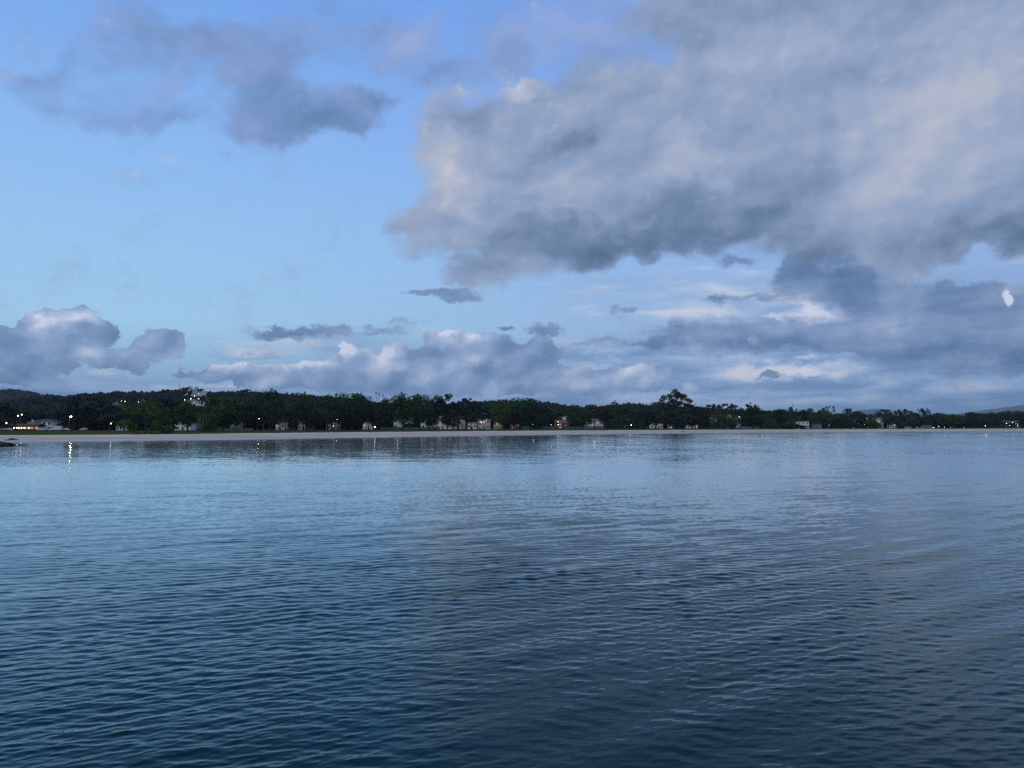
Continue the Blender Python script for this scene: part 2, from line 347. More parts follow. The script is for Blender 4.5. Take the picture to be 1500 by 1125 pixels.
    at = me.attributes.new('ripple', 'FLOAT', 'POINT'); at.data.foreach_set('value', lost.astype(np.float32))
    at = me.attributes.new('lean', 'FLOAT', 'POINT'); at.data.foreach_set('value', lean.astype(np.float32))
    m = bpy.data.materials.new('sea_water'); m.use_nodes = True
    t = NT(m.node_tree)
    tcw = t.add('ShaderNodeTexCoord').outputs['Object']
    rip = t.add('ShaderNodeAttribute', attribute_name='ripple').outputs['Fac']
    rms = t.math('SQRT', rip)
    # small ripples below the mesh resolution: direct slopes, stretched along the crests
    mp = t.mapping(tcw, rot=math.radians(-22), scale=(0.5, 1.0, 1))
    n1 = t.vmath('SUBTRACT', t.noise(mp, 7.0, 2, 0.5, out=1, dims='2D'), (0.5, 0.5, 0.5))
    n2 = t.vmath('SUBTRACT', t.noise(mp, 0.9, 4, 0.7, out=1, dims='2D'), (0.5, 0.5, 0.5))
    sc1 = t.add('ShaderNodeVectorMath', {0: n1}, operation='SCALE'); t.put(sc1.inputs[3], 0.07)
    sc2 = t.add('ShaderNodeVectorMath', {0: n2}, operation='SCALE'); lean_ = t.math('MULTIPLY', t.add('ShaderNodeAttribute', attribute_name='lean').outputs['Fac'], 1 / 0.045)
    t.put(sc2.inputs[3], t.math('MULTIPLY', t.math('MULTIPLY', rms, 8.0), t.math('MULTIPLY_ADD', lean_, 0.6, 0.4)))
    n3 = t.vmath('SUBTRACT', t.noise(mp, 0.22, 3, 0.6, out=1, dims='2D'), (0.5, 0.5, 0.5))
    sc3 = t.add('ShaderNodeVectorMath', {0: n3}, operation='SCALE'); t.put(sc3.inputs[3], t.smooth(rms, 0.004, 0.03, 0.0, 0.10))
    sl_ = t.vmath('MULTIPLY', t.vmath('ADD', t.vmath('ADD', sc1.outputs[0], sc2.outputs[0]), sc3.outputs[0]), (0.7, 1.0, 0))
    dist = t.vmath('LENGTH', tcw, out=1)
    for sx_, sy_, amp_, lo, hi in ((3.0, 1.5, 0.16, 20, 55), (1.6, 0.35, 0.17, 90, 170)):
        nn = t.vmath('SUBTRACT', t.noise(t.mapping(tcw, rot=math.radians(-4), scale=(sx_, sy_, 1)), 1.0, 2, 0.5, out=1, dims='2D'), (0.5, 0.5, 0.5))
        s_ = t.add('ShaderNodeVectorMath', {0: nn}, operation='SCALE'); t.put(s_.inputs[3], t.math('MULTIPLY', t.smooth(dist, lo, hi, 0.0, amp_), t.math('MULTIPLY_ADD', lean_, 0.55, 0.45)))
        sl_ = t.vmath('ADD', sl_, t.vmath('MULTIPLY', s_.outputs[0], (0.3, 1, 0)))
    geo = t.add('ShaderNodeNewGeometry').outputs['Normal']
    calmer = t.add('ShaderNodeVectorMath', {0: sl_}, operation='SCALE'); t.put(calmer.inputs[3], t.math('MULTIPLY_ADD', t.smooth(lean_, 0.0, 0.35), 0.5, 0.5)); sl_ = calmer.outputs[0]
    # at low angles mostly the faces of the ripples that are turned to the viewer are seen
    inc = t.vmath('MULTIPLY', t.add('ShaderNodeNewGeometry').outputs['Incoming'], (1, 1, 0))
    face = t.add('ShaderNodeVectorMath', {0: inc}, operation='SCALE'); t.put(face.inputs[3], t.math('MULTIPLY', t.smooth(rms, 0.002, 0.02), t.add('ShaderNodeAttribute', attribute_name='lean').outputs['Fac']))
    nrm = t.vmath('NORMALIZE', t.vmath('ADD', t.vmath('ADD', geo, sl_), face.outputs[0]))
    rough = t.math('SQRT', t.math('MULTIPLY_ADD', t.math('MULTIPLY', rms, t.math('MULTIPLY_ADD', lean_, 0.6, 0.15)), 1.0, 0.0025))
    body = t.mix(t.smooth(t.noise(tcw, 0.05, 2, 0.5), 0.3, 0.7), (0.003, 0.027, 0.039, 1), (0.005, 0.034, 0.044, 1))
    facing = t.add('ShaderNodeLayerWeight', {'Blend': 0.5, 'Normal': nrm}).outputs['Facing']
    fac = t.math('MULTIPLY_ADD', t.math('POWER', facing, 6.6), 1.62, 0.006, clamp=True)
    df = t.add('ShaderNodeBsdfDiffuse', {'Color': body})
    tint = t.mix(t.smooth(facing, 0.55, 0.92), (0.56, 0.84, 0.92, 1), (0.95, 1.0, 0.97, 1))
    gl = t.add('ShaderNodeBsdfGlossy', {'Color': tint, 'Roughness': rough, 'Normal': nrm})
    pb = t.add('ShaderNodeMixShader', {0: fac, 1: df, 2: gl})
    o = t.add('ShaderNodeOutputMaterial'); t.t.links.new(pb.outputs[0], o.inputs[0])
    me.materials.append(m)
    me.polygons.foreach_set('use_smooth', np.ones(len(me.polygons), dtype=bool))
    ob = link('water', me); tag(ob, kind='structure')
build_water()

# ------------------------------------------------------------------ the shore, fitted to bearings
PXS = [-600, -200, 0, 100, 200, 390, 580, 770, 950, 1150, 1340, 1500, 1900, 2300]
YS = [215, 222, 230, 236, 250, 283, 333, 405, 478, 556, 640, 668, 720, 740]
YB = [262, 276, 286, 296, 308, 367, 453, 550, 642, 770, 875, 980, 1080, 1120]
def ys(px): return float(np.interp(px, PXS, YS))
def yb(px): return float(np.interp(px, PXS, YB))
LEV = [(-60, -2.6), (0, 0.0)]           # distance from waterline, height

def ground_z(px, Y):
    """height of the land at bearing px, depth Y"""
    a, b = ys(px), yb(px)
    if Y <= a: return -(a - Y) * 0.04
    if Y <= b:
        t = (Y - a) / (b - a)
        return 1.6 * (t ** 0.8)
    o = Y - b
    return float(np.interp(o, [0, 3, 25, 130, 500, 3000], [1.6, 2.0, 2.1, 2.5, 4.0, 10.0]))

def place(px, Y):
    """point on the ground at bearing px (photograph pixels) and depth Y"""
    return Vector(((px - CX) / F_PX * Y, Y, ground_z(px, Y)))
def top_z(py, Y): return CAM_H + ray(CX, py)[1] * Y
def wid(npx, Y): return npx / F_PX * Y

def mat(name, color, rough=0.85, var=None, scale=1.0, detail=4, bump=0.0, spec=0.3, metallic=0.0):
    m = bpy.data.materials.new(name); m.use_nodes = True
    t = NT(m.node_tree)
    tc_ = t.add('ShaderNodeTexCoord').outputs['Object']
    c = color if len(color) == 4 else tuple(color) + (1,)
    col_ = c
    n = None
    if var is not None:
        n = t.noise(tc_, scale, detail, 0.6, dims='3D')
        col_ = t.mix(t.smooth(n, 0.3, 0.7), c, tuple(var)[:3] + (1,))
    ins = {'Base Color': col_, 'Roughness': rough, 'Metallic': metallic, 'Specular IOR Level': spec}
    if bump and n is not None:
        ins['Normal'] = t.add('ShaderNodeBump', {'Height': n, 'Strength': bump, 'Distance': 0.1}).outputs[0]
    pb = t.add('ShaderNodeBsdfPrincipled', ins)
    o = t.add('ShaderNodeOutputMaterial'); t.t.links.new(pb.outputs[0], o.inputs[0])
    return m

def strip_mesh(name, m, rows, jitter=0.0, seed=0, cols=None, smooth=True):
    """ground sheet between rows; each row is f(px)->(depth, z)"""
    cols = np.arange(-600, 2301, 6) if cols is None else cols
    V = []
    for fr in rows:
        for px in cols:
            Y, z = fr(px)
            V.append(((px - CX) / F_PX * Y, Y, z))
    V = np.array(V)
    if jitter: V[:, 2] += (fbm(V[:, 0] * 0.15 + 7, V[:, 1] * 0.15 + 3, 3, seed) - 0.5) * jitter
    me = np_mesh(name, V, grid_faces(len(rows), len(cols)), (m,), smooth)
    o = link(name, me); tag(o, kind='structure'); return o

sand = mat('sand_pale', (0.34, 0.30, 0.265), 0.95, (0.40, 0.36, 0.32), 0.12, 6, 0.3)
def sand_mat():
    m = bpy.data.materials.new('beach_sand'); m.use_nodes = True
    t = NT(m.node_tree)
    tc_ = t.add('ShaderNodeTexCoord').outputs['Object']
    z = t.add('ShaderNodeSeparateXYZ', {0: tc_}).outputs[2]
    n = t.noise(t.mapping(tc_, scale=(0.25, 1, 1)), 0.1, 7, 0.6, dims='2D')
    dry = t.mix(t.smooth(n, 0.35, 0.65), (0.48, 0.435, 0.365, 1), (0.61, 0.55, 0.46, 1))
    wet = (0.10, 0.095, 0.095, 1)
    zz = t.math('MULTIPLY_ADD', t.math('SUBTRACT', n, 0.5), 0.5, z)
    c = t.mix(t.smooth(zz, 0.03, 0.22), wet, dry)
    pale = t.mix(t.smooth(zz, 1.15, 1.5), c, (0.72, 0.66, 0.56, 1))
    r = t.smooth(zz, 0.02, 0.3, 0.35, 0.95)
    pb = t.add('ShaderNodeBsdfPrincipled', {'Base Color': pale, 'Roughness': r, 'Specular IOR Level': 0.3})
    o = t.add('ShaderNodeOutputMaterial'); t.t.links.new(pb.outputs[0], o.inputs[0])
    return m
def beach_row(k):
    def f(px):
        a, b = ys(px), yb(px)
        if k < 0: return a + k, k * 0.04
        return a + (b - a) * k, 1.6 * k ** 0.8
    return f
strip_mesh('beach', sand_mat(), [beach_row(k) for k in (-60, -20, -5, 0.0001, 0.05, 0.12, 0.25, 0.4, 0.6, 0.8, 0.9, 1.0)], 0.25, 3)
grass_m = mat('lawn_grass', (0.045, 0.080, 0.020), 0.95, (0.075, 0.11, 0.034), 0.3, 6, spec=0.0)
strip_mesh('lawn', grass_m, [(lambda px, o=o: (yb(px) + o, ground_z(px, yb(px) + o))) for o in (0, 0.8, 3, 8, 16, 25, 45, 75, 110)], 0.25, 3)
soil_m = mat('ground_scrub', (0.022, 0.030, 0.014), 0.95, (0.04, 0.042, 0.026), 0.05, 6, spec=0.0)
strip_mesh('ground', soil_m, [(lambda px, o=o: (yb(px) + o, ground_z(px, yb(px) + o))) for o in (110, 130, 200, 300, 500, 900, 1500, 2500)], 0.0)
road_m = mat('asphalt', (0.05, 0.05, 0.052), 0.8, (0.065, 0.065, 0.065), 0.5)
strip_mesh('road', road_m, [(lambda px, o=o: (yb(px) + o, ground_z(px, yb(px) + o) + 0.16)) for o in (108, 115)], 0.0)

# ------------------------------------------------------------------ hills
def hill(name, pts, D, front, m, bumpy, seed, back=500, px0=-600, px1=2300, tree=0.0):
    """ridge whose crest follows (px, py) at depth D(px)"""
    xs_, yy = [p[0] for p in pts], [p[1] for p in pts]
    cols = np.arange(px0, px1, 8.0)
    prof = [(-1.0, 0.0), (-0.8, 0.10), (-0.6, 0.30), (-0.4, 0.56), (-0.2, 0.83), (-0.08, 0.96), (0.0, 1.0), (0.15, 0.95), (0.6, 0.5), (1.0, 0.0)]
    V = []
    Dc = np.array([D(p) for p in cols]) if callable(D) else np.full(len(cols), float(D))
    zc = np.array([top_z(np.interp(p, xs_, yy), d) - tree for p, d in zip(cols, Dc)])
    for t, h in prof:
        Yv = Dc + t * (front if t < 0 else back)
        zb = 2.0
        base = zb + (zc - zb) * h
        n = (fbm(cols * 0.02 + 5, np.full(len(cols), t * 2.3 + 3), 4, seed) - 0.5) * bumpy * math.sin(math.pi * min(h, 0.999)) if 0 < h < 1 else 0
        V.append(np.stack([(cols - CX) / F_PX * Dc * (1 + 0 * t) , Yv, np.maximum(base + n, 1.5 if t > -1 else -2)], 1))
    V = np.concatenate(V)
    me = np_mesh(name, V, grid_faces(len(prof), len(cols)), (m,), True)
    o = link(name, me); tag(o, kind='structure')
    return V.reshape(len(prof), len(cols), 3)

wood_col = mat('hill_scrub', (0.022, 0.034, 0.018), 0.95, (0.035, 0.045, 0.022), 0.02, 5, spec=0.0)
far_col = mat('distant_hill', (0.02, 0.035, 0.04), 0.95, (0.03, 0.045, 0.05), 0.004, 5)
ridgeB = [(-600, 600), (-200, 592), (0, 590), (40, 586), (62, 581), (90, 581), (120, 579), (140, 577), (180, 573.5), (200, 574), (230, 575), (250, 572), (262, 570), (280, 571), (310, 573), (330, 573.5), (350, 573), (370, 573), (390, 574), (430, 577.5), (450, 578), (500, 582), (540, 587), (570, 591), (600, 592), (650, 591.5), (690, 588.5), (710, 587), (740, 586.5), (770, 586.5), (800, 589), (815, 591.5), (835, 594.5), (850, 596.5), (870, 595), (900, 592.5), (920, 590.5), (940, 592.5), (960, 594), (1000, 596), (1080, 600), (1150, 603), (1250, 608), (1340, 610), (1420, 607), (1500, 605), (1700, 600), (2300, 600)]
def DB(px): return float(np.interp(px, [-600, 0, 600, 1000, 1500, 2300], [1500, 1500, 1500, 1600, 1900, 2000]))
VB = hill('hill', ridgeB, DB, 620, wood_col, 14, 4, tree=11.5)
VA = hill('hill', [(-600, 566), (-150, 570), (0, 571), (20, 570), (35, 571), (48, 574), (60, 577.5), (78, 577), (85, 580), (110, 586), (160, 596), (240, 612), (300, 620)], 3000, 900, wood_col, 24, 9, px1=300, tree=14.0)
VC = hill('mountain', [(1080, 622), (1180, 612), (1230, 606), (1260, 601), (1280, 599), (1292, 599), (1310, 603), (1360, 607), (1400, 606), (1440, 601), (1470, 597), (1500, 593), (1560, 592), (1700, 592), (1900, 596), (2300, 600)], 18000, 2500, far_col, 100, 14, px0=1080, back=1500)

# ------------------------------------------------------------------ woodland that nobody could count
def wood_mat(name, a, b, c):
    m = bpy.data.materials.new(name); m.use_nodes = True
    t = NT(m.node_tree)
    tc_ = t.add('ShaderNodeTexCoord').outputs['Object']
    rnd_ = t.add('ShaderNodeObjectInfo').outputs['Random']
    n = t.noise(tc_, 0.05, 3, 0.6, dims='3D'); n2 = t.noise(tc_, 0.9, 2, 0.6, dims='3D')
    c1 = t.mix(t.smooth(n, 0.35, 0.65), tuple(a) + (1,), tuple(b) + (1,))
    c2 = t.mix(t.smooth(n2, 0.4, 0.8), c1, tuple(c) + (1,))
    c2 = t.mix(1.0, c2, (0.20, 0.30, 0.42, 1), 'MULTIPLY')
    pb = t.add('ShaderNodeBsdfPrincipled', {'Base Color': c2, 'Roughness': 0.9, 'Specular IOR Level': 0.15})
    o = t.add('ShaderNodeOutputMaterial'); t.t.links.new(pb.outputs[0], o.inputs[0])
    return m
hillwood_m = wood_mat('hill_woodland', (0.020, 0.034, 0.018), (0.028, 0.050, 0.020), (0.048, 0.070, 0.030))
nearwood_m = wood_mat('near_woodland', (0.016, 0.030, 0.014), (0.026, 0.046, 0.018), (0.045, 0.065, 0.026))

def ico(sub):
    import bmesh
    bm = bmesh.new(); bmesh.ops.create_icosphere(bm, subdivisions=sub, radius=1.0)
    v = np.array([x.co[:] for x in bm.verts]); f = np.array([[q.index for q in p.verts] for p in bm.faces]); bm.free()
    return v, f

def canopy(name, pos, rad, hgt, m, seed, lobes=3, label=None):
    """many crowns in one mesh: each crown is a few ragged lumps"""
    r = np.random.RandomState(seed)
    v0, f0 = ico(1)
    n = len(pos) * lobes
    P_ = np.repeat(np.array(pos), lobes, 0); R_ = np.repeat(np.array(rad), lobes); H_ = np.repeat(np.array(hgt), lobes)
    off = r.normal(size=(n, 3)) * 0.34; off[:, 2] = np.abs(off[:, 2]) * 0.9
    sc = r.uniform(0.45, 0.8, n)
    jit = 1 + r.uniform(-0.35, 0.35, (n, len(v0), 1))
    V = v0[None] * jit * sc[:, None, None]
    V = V + off[:, None, :]
    V = V * np.stack([R_, R_, H_ * 0.42], 1)[:, None, :]
    V = V + P_[:, None, :]; V[:, :, 2] += (H_ * 0.5)[:, None]
    F = f0[None] + (np.arange(n) * len(v0))[:, None, None]
    me = np_mesh(name, V.reshape(-1, 3), F.reshape(-1, 3), (m,), False)
    o = link(name, me); tag(o, kind='stuff'); return o

def scatter_hill(V, n, px_lo, px_hi, seed, rad=(3.5, 6.5), h=(8, 14), t_lo=0, t_hi=6.4):
    """random points on a ridge grid: rows of the profile"""
    r = np.random.RandomState(seed)
    nr, nc, _ = V.shape
    i = r.uniform(t_lo, t_hi, n); j = r.uniform(0, nc - 1.001, n)
    # half of them crowd the crest, where each one shows against the sky
    i[: n // 3] = r.uniform(5, 6.6, n // 3)
    a, b = i.astype(int), j.astype(int); fi, fj = (i - a)[:, None], (j - b)[:, None]
    p = (V[a, b] * (1 - fj) + V[a, b + 1] * fj) * (1 - fi) + (V[a + 1, b] * (1 - fj) + V[a + 1, b + 1] * fj) * fi
    px = p[:, 0] / p[:, 1] * F_PX + CX
    ok = (px > px_lo) & (px < px_hi)
    p = p[ok]; k = len(p)
    return p - np.array([0, 0, 1.0]), r.uniform(*rad, k), r.uniform(*h, k)
def hill_depth(px, py):
    """depth at which the near slope of the hill shows at a photograph height"""
    j = (px + 600) / 8.0; a = int(j); f = j - a
    P_ = VB[:7, a] * (1 - f) + VB[:7, a + 1] * f
    best = None
    for i in range(6):
        for t in np.linspace(0, 1, 12):
            q = P_[i] * (1 - t) + P_[i + 1] * t
            e = abs(top_z(py, q[1]) - q[2])
            if best is None or e < best[0]: best = (e, q[1], q[2])
    return best[1]
p, a, b = scatter_hill(VB, 26000, -150, 1650, 21)
def cleared(p, a, b, boxes):
    px = p[:, 0] / p[:, 1] * F_PX + CX
    py = CY - F_PX * (np.tan(np.arctan2(p[:, 2] + b * 0.75 - CAM_H, p[:, 1]) - PITCH))
    k = np.ones(len(p), bool)
    for x0, x1, y0, y1 in boxes: k &= ~((px > x0) & (px < x1) & (py > y0) & (py < y1))
    return p[k], a[k], b[k]
HILL_CLEAR = [(196, 225, 584, 593), (268, 311, 582.5, 596), (281, 304, 572, 580), (268, 281, 573.5, 579), (162, 189, 587, 593), (860, 878, 594.5, 604)]
p, a, b = cleared(p, a, b, HILL_CLEAR)
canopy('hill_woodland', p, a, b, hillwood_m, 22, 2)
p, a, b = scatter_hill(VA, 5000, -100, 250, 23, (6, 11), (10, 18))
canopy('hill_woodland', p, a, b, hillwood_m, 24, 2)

# ------------------------------------------------------------------ trees
def leaf_mat(name, a, b, c):
    m = bpy.data.materials.new(name); m.use_nodes = True
    t = NT(m.node_tree)
    tc_ = t.add('ShaderNodeTexCoord').outputs['Object']
    rnd_ = t.add('ShaderNodeObjectInfo').outputs['Random']
    n = t.noise(t.vmath('ADD', tc_, t.add('ShaderNodeCombineXYZ', {0: rnd_}).outputs[0]), 9.0, 3, 0.6, dims='3D')
    c1 = t.mix(t.smooth(n, 0.35, 0.65), tuple(a) + (1,), tuple(b) + (1,))
    c2 = t.mix(t.math('MULTIPLY', rnd_, 0.4), c1, tuple(c) + (1,))
    c2 = t.mix(1.0, c2, (0.95, 1.15, 0.95, 1), 'MULTIPLY')
    pb = t.add('ShaderNodeBsdfPrincipled', {'Base Color': c2, 'Roughness': 0.75, 'Specular IOR Level': 0.25})
    o = t.add('ShaderNodeOutputMaterial'); t.t.links.new(pb.outputs[0], o.inputs[0])
    return m
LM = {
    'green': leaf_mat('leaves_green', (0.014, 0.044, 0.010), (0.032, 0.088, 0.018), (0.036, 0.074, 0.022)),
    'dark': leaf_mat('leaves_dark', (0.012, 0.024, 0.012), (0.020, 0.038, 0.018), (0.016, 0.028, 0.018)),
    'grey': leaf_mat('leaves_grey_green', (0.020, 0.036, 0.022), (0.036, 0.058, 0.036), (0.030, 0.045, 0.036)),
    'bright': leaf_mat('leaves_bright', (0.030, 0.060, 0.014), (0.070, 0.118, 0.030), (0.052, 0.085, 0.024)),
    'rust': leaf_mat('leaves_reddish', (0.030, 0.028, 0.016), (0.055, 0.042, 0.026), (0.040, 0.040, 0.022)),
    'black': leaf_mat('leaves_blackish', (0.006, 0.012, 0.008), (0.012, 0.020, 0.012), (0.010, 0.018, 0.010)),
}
bark_m = mat('bark', (0.045, 0.036, 0.028), 0.95, (0.09, 0.075, 0.06), 3.0)
pale_bark_m = mat('pale_bark', (0.22, 0.20, 0.17), 0.9, (0.13, 0.11, 0.09), 3.0)

def tube(V, F, pts, rads, n=6):
    """tapered tube through points, appended to lists"""
    base = len(V)
    pts = [Vector(p) for p in pts]
    for i, p in enumerate(pts):
        d = (pts[min(i + 1, len(pts) - 1)] - pts[max(i - 1, 0)]).normalized()
        s = d.orthogonal().normalized(); q = d.cross(s)
        for k in range(n):
            a = 2 * math.pi * k / n
            V.append(tuple(p + (s * math.cos(a) + q * math.sin(a)) * rads[i]))
    for i in range(len(pts) - 1):
        for k in range(n):
            k2 = (k + 1) % n
            F.append((base + i * n + k, base + i * n + k2, base + (i + 1) * n + k2, base + (i + 1) * n + k))

def leaves(lobes, n, size, r, flat=0.0):
    """ragged leaf clumps spread through the lobes"""
    L = np.array(lobes)
    wgt = (L[:, 3] ** 2); wgt = wgt / wgt.sum()
    idx = r.choice(len(L), n, p=wgt)
    d = r.normal(size=(n, 3)); d /= np.linalg.norm(d, axis=1)[:, None]
    rad = r.uniform(0.35, 1.0, n) ** 0.6 * (1 + r.normal(size=n) * 0.12)
    c = L[idx, :3] + d * rad[:, None] * np.stack([L[idx, 3], L[idx, 3], L[idx, 4]], 1)
    u = r.normal(size=(n, 3)); u[:, 2] *= (1 - flat); u /= np.linalg.norm(u, axis=1)[:, None]
    v = np.cross(u, r.normal(size=(n, 3))); v /= np.linalg.norm(v, axis=1)[:, None]
    s = size * r.uniform(0.5, 1.5, n)[:, None]
    a = r.uniform(0.5, 1.1, (n, 1))
    q = np.stack([c - u * s, c + v * s * a * .8, c + u * s * r.uniform(.7, 1.3, (n, 1)), c - v * s * a], 1)
    return q.reshape(-1, 3), np.arange(n * 4).reshape(n, 4)

def tree_template(kind, seed):
    r = np.random.RandomState(seed)
    lobes, V, F = [], [], []
    R = lambda a, b: r.uniform(a, b)
    n, size, flat = 3400, 0.018, 0.0
    if kind == 'broad':
        for i in range(34):
            a = R(0, 6.283); t = r.uniform(0, 1) ** 0.55; z = R(-1, 1)
            k = math.sqrt(max(0.0, 1 - z * z))
            rr = R(.09, .16)
            lobes.append((math.cos(a) * k * t * .38, math.sin(a) * k * t * .38, .555 + z * .31 + R(-.03, .03), rr, rr * .8))
        n = 4200; tw, th = .022, .5
    elif kind == 'airy':
        for i in range(21):
            a = R(0, 6.283); t = R(.25, 1); z = R(-.8, 1)
            k = math.sqrt(max(0.0, 1 - z * z * .8)); rr = R(.06, .13)
            lobes.append((math.cos(a) * k * t * .42, math.sin(a) * k * t * .42, .64 + z * .28, rr, rr * .6))
        n = 2600; tw, th = .02, .6
    elif kind == 'dense':
        for i in range(40):
            z = R(.06, .9) ; k = (1 - z) ** .55 * .42; a = R(0, 6.283); rr = R(.08, .14) * (1.15 - z * .6)
            lobes.append((math.cos(a) * k * R(.3, 1), math.sin(a) * k, z, rr, rr * 1.2))
        n = 4600; tw, th = .035, .7
    elif kind == 'pine':
        for i in range(16):
            a = R(0, 6.283); t = R(.1, 1); z = R(.5, .95); k = .44 * (1 - ((z - .72) / .32) ** 2 * .6); rr = R(.09, .16)
            lobes.append((math.cos(a) * k * t, math.sin(a) * k * t, z - .03, rr, rr * .38))
        n = 2600; tw, th = .018, .8; size = .016
    elif kind == 'umbrella':
        for i in range(14):
            a = R(0, 6.283); t = R(0, 1); rr = R(.1, .17)
            lobes.append((math.cos(a) * .38 * t, math.sin(a) * .38 * t, .86 + R(-.05, .06) - .08 * t, rr, rr * .45))
        n = 2200; tw, th = .018, .85
    elif kind == 'willow':
        for i in range(44):
            z = R(.05, .86); k = .46 * math.sqrt(max(0.02, 1 - ((z - .25) / .68) ** 2)); a = R(0, 6.283); rr = R(.07, .14)
            lobes.append((math.cos(a) * k * R(.4, 1), math.sin(a) * k, z, rr, rr * 1.0))
        n = 5200; tw, th = .02, .5; size = .02
    elif kind == 'poplar':
        for i in range(26):
            z = R(.1, .95); k = .30 * math.sin(math.pi * min(1, (z * .85 + .12))) ; a = R(0, 6.283); rr = R(.12, .22) * (1.1 - z * .7)
            lobes.append((math.cos(a) * k, math.sin(a) * k, z, rr, rr * .5))
        n = 2400; tw, th = .012, .8; size = .016
    elif kind == 'cone':
        for i in range(30):
            z = R(.08, .95); k = .40 * (1 - z) ** .8; a = R(0, 6.283); rr = R(.06, .13) * (1.2 - z)
            lobes.append((math.cos(a) * k, math.sin(a) * k, z, max(rr, .03), max(rr, .03)))
        n = 3000; tw, th = .02, .8
    elif kind == 'euca':
        spec = [(-.38, .66), (-.30, .80), (-.16, .86), (0, .96), (.10, .90), (.22, .84), (.34, .74), (.40, .62), (-.05, .74), (.12, .70), (-.2, .66), (.26, .60), (.0, .58), (-.1, .48), (.18, .46), (.06, .38), (-.12, .34), (.2, .3), (-.22, .56), (.04, .84), (-.06, .22), (.1, .2)]
        for x, z in spec:
            for q in range(5):
                rr = R(.055, .105)
                lobes.append((x + R(-.05, .05), R(-.25, .25) * (1 - abs(x)), z + R(-.06, .05), rr, rr * .6))
        n = 9000; tw, th = .02, .75; size = .014
    else:   # shrub
        for i in range(18):
            a = R(0, 6.283); t = R(0, 1); z = R(.1, .75); rr = R(.14, .24)
            lobes.append((math.cos(a) * .3 * t, math.sin(a) * .3 * t, z, rr, rr * .9))
        n = 1500; tw, th = .02, .4; size = .035
    CV, CF = leaves(lobes, n, size, r, flat)
    top = np.percentile(CV[:, 2], 99.0); half = np.percentile(np.abs(CV[:, 0]), 98.5)
    CV[:, 2] /= top; CV[:, :2] /= (2 * half)
    lean = R(-.03, .03)
    trunk_pts = [(0, 0, -.02), (lean * .4, 0, th * .35), (lean, 0, th * .7), (lean * 1.2, 0, th)]
    tube(V, F, trunk_pts, [tw * 1.5, tw, tw * .75, tw * .35])
    for lb in lobes[::2]:
        z0 = max(.12, min(th * .9, lb[2] - R(.12, .3)))
        x0 = lean * z0 / th
        cx_, cy_, cz_ = lb[0] / (2 * half), lb[1] / (2 * half), lb[2] / top
        if cz_ > z0 + .02:
            tube(V, F, [(x0, 0, z0), ((x0 + cx_) / 2 + R(-.01, .01), cy_ / 2, (z0 + cz_) / 2 - .01), (cx_, cy_, cz_)], [tw * .5, tw * .3, tw * .1], 5)
    return (CV, CF), (np.array(V), np.array(F))

TEMPL = {}
def template(kind, leaf, var):
    key = (kind, leaf, var)
    if key not in TEMPL:
        (cv, cf), (tv, tf) = TEMPL.get((kind, var)) or tree_template(kind, hash_seed(kind, var))
        TEMPL[(kind, var)] = ((cv, cf), (tv, tf))
        pale = leaf == 'grey' and kind == 'euca'
        TEMPL[key] = (np_mesh('crown', cv, cf, (LM[leaf],)), np_mesh('trunk', tv, tf, (pale_bark_m if pale else bark_m,), True))
    return TEMPL[key]
def hash_seed(kind, var): return sum(ord(c) * (i + 3) for i, c in enumerate(kind)) * 7 + var * 101

ORD = ['first', 'second', 'third', 'fourth', 'fifth', 'sixth', 'seventh', 'eighth', 'ninth', 'tenth', 'eleventh', 'twelfth', 'thirteenth', 'fourteenth', 'fifteenth', 'sixteenth', 'seventeenth', 'eighteenth']
LAND = [(-50, 'left of the blackish twin-topped conifer'), (108, 'right of the blackish twin-topped conifer'), (214, 'right of the big bright green willow'), (327, 'right of the broad tree above the grey gable'),
        (453, 'right of the brown beach shed'), (556, 'right of the thin floodlight masts'), (650, 'right of the big white villa'), (735, 'right of the yellow red-roofed house'),
        (870, 'right of the reddish open pine'), (990, 'right of the tall open eucalyptus'), (1060, 'right of the hazy pine grove'), (1174, 'right of the white flat-roofed house'),
        (1222, 'right of the three poplars'), (1284, 'right of the long cream house'), (1373, 'right of the small umbrella pine'), (1440, 'on the far right headland')]
SPECIES = {'broad': ('broadleaf_tree', 'tree'), 'airy': ('open_crowned_tree', 'tree'), 'dense': ('conifer', 'tree'), 'pine': ('pine_tree', 'tree'), 'umbrella': ('umbrella_pine', 'tree'),
           'willow': ('willow_tree', 'tree'), 'poplar': ('poplar_tree', 'tree'), 'cone': ('conifer', 'tree'), 'euca': ('eucalyptus_tree', 'tree'), 'shrub': ('shrub', 'shrub')}
LOOK = {'broad': 'rounded', 'airy': 'open-crowned', 'dense': 'dense tall conifer-like', 'pine': 'layered pine', 'umbrella': 'umbrella-shaped pine', 'willow': 'leafy willow-like', 'poplar': 'slender poplar',
        'cone': 'pointed conical', 'euca': 'sprawling eucalyptus', 'shrub': 'low bushy'}
TONE = {'green': 'dark green', 'dark': 'deep green', 'grey': 'grey-green', 'bright': 'bright green', 'rust': 'reddish brown', 'black': 'blackish'}

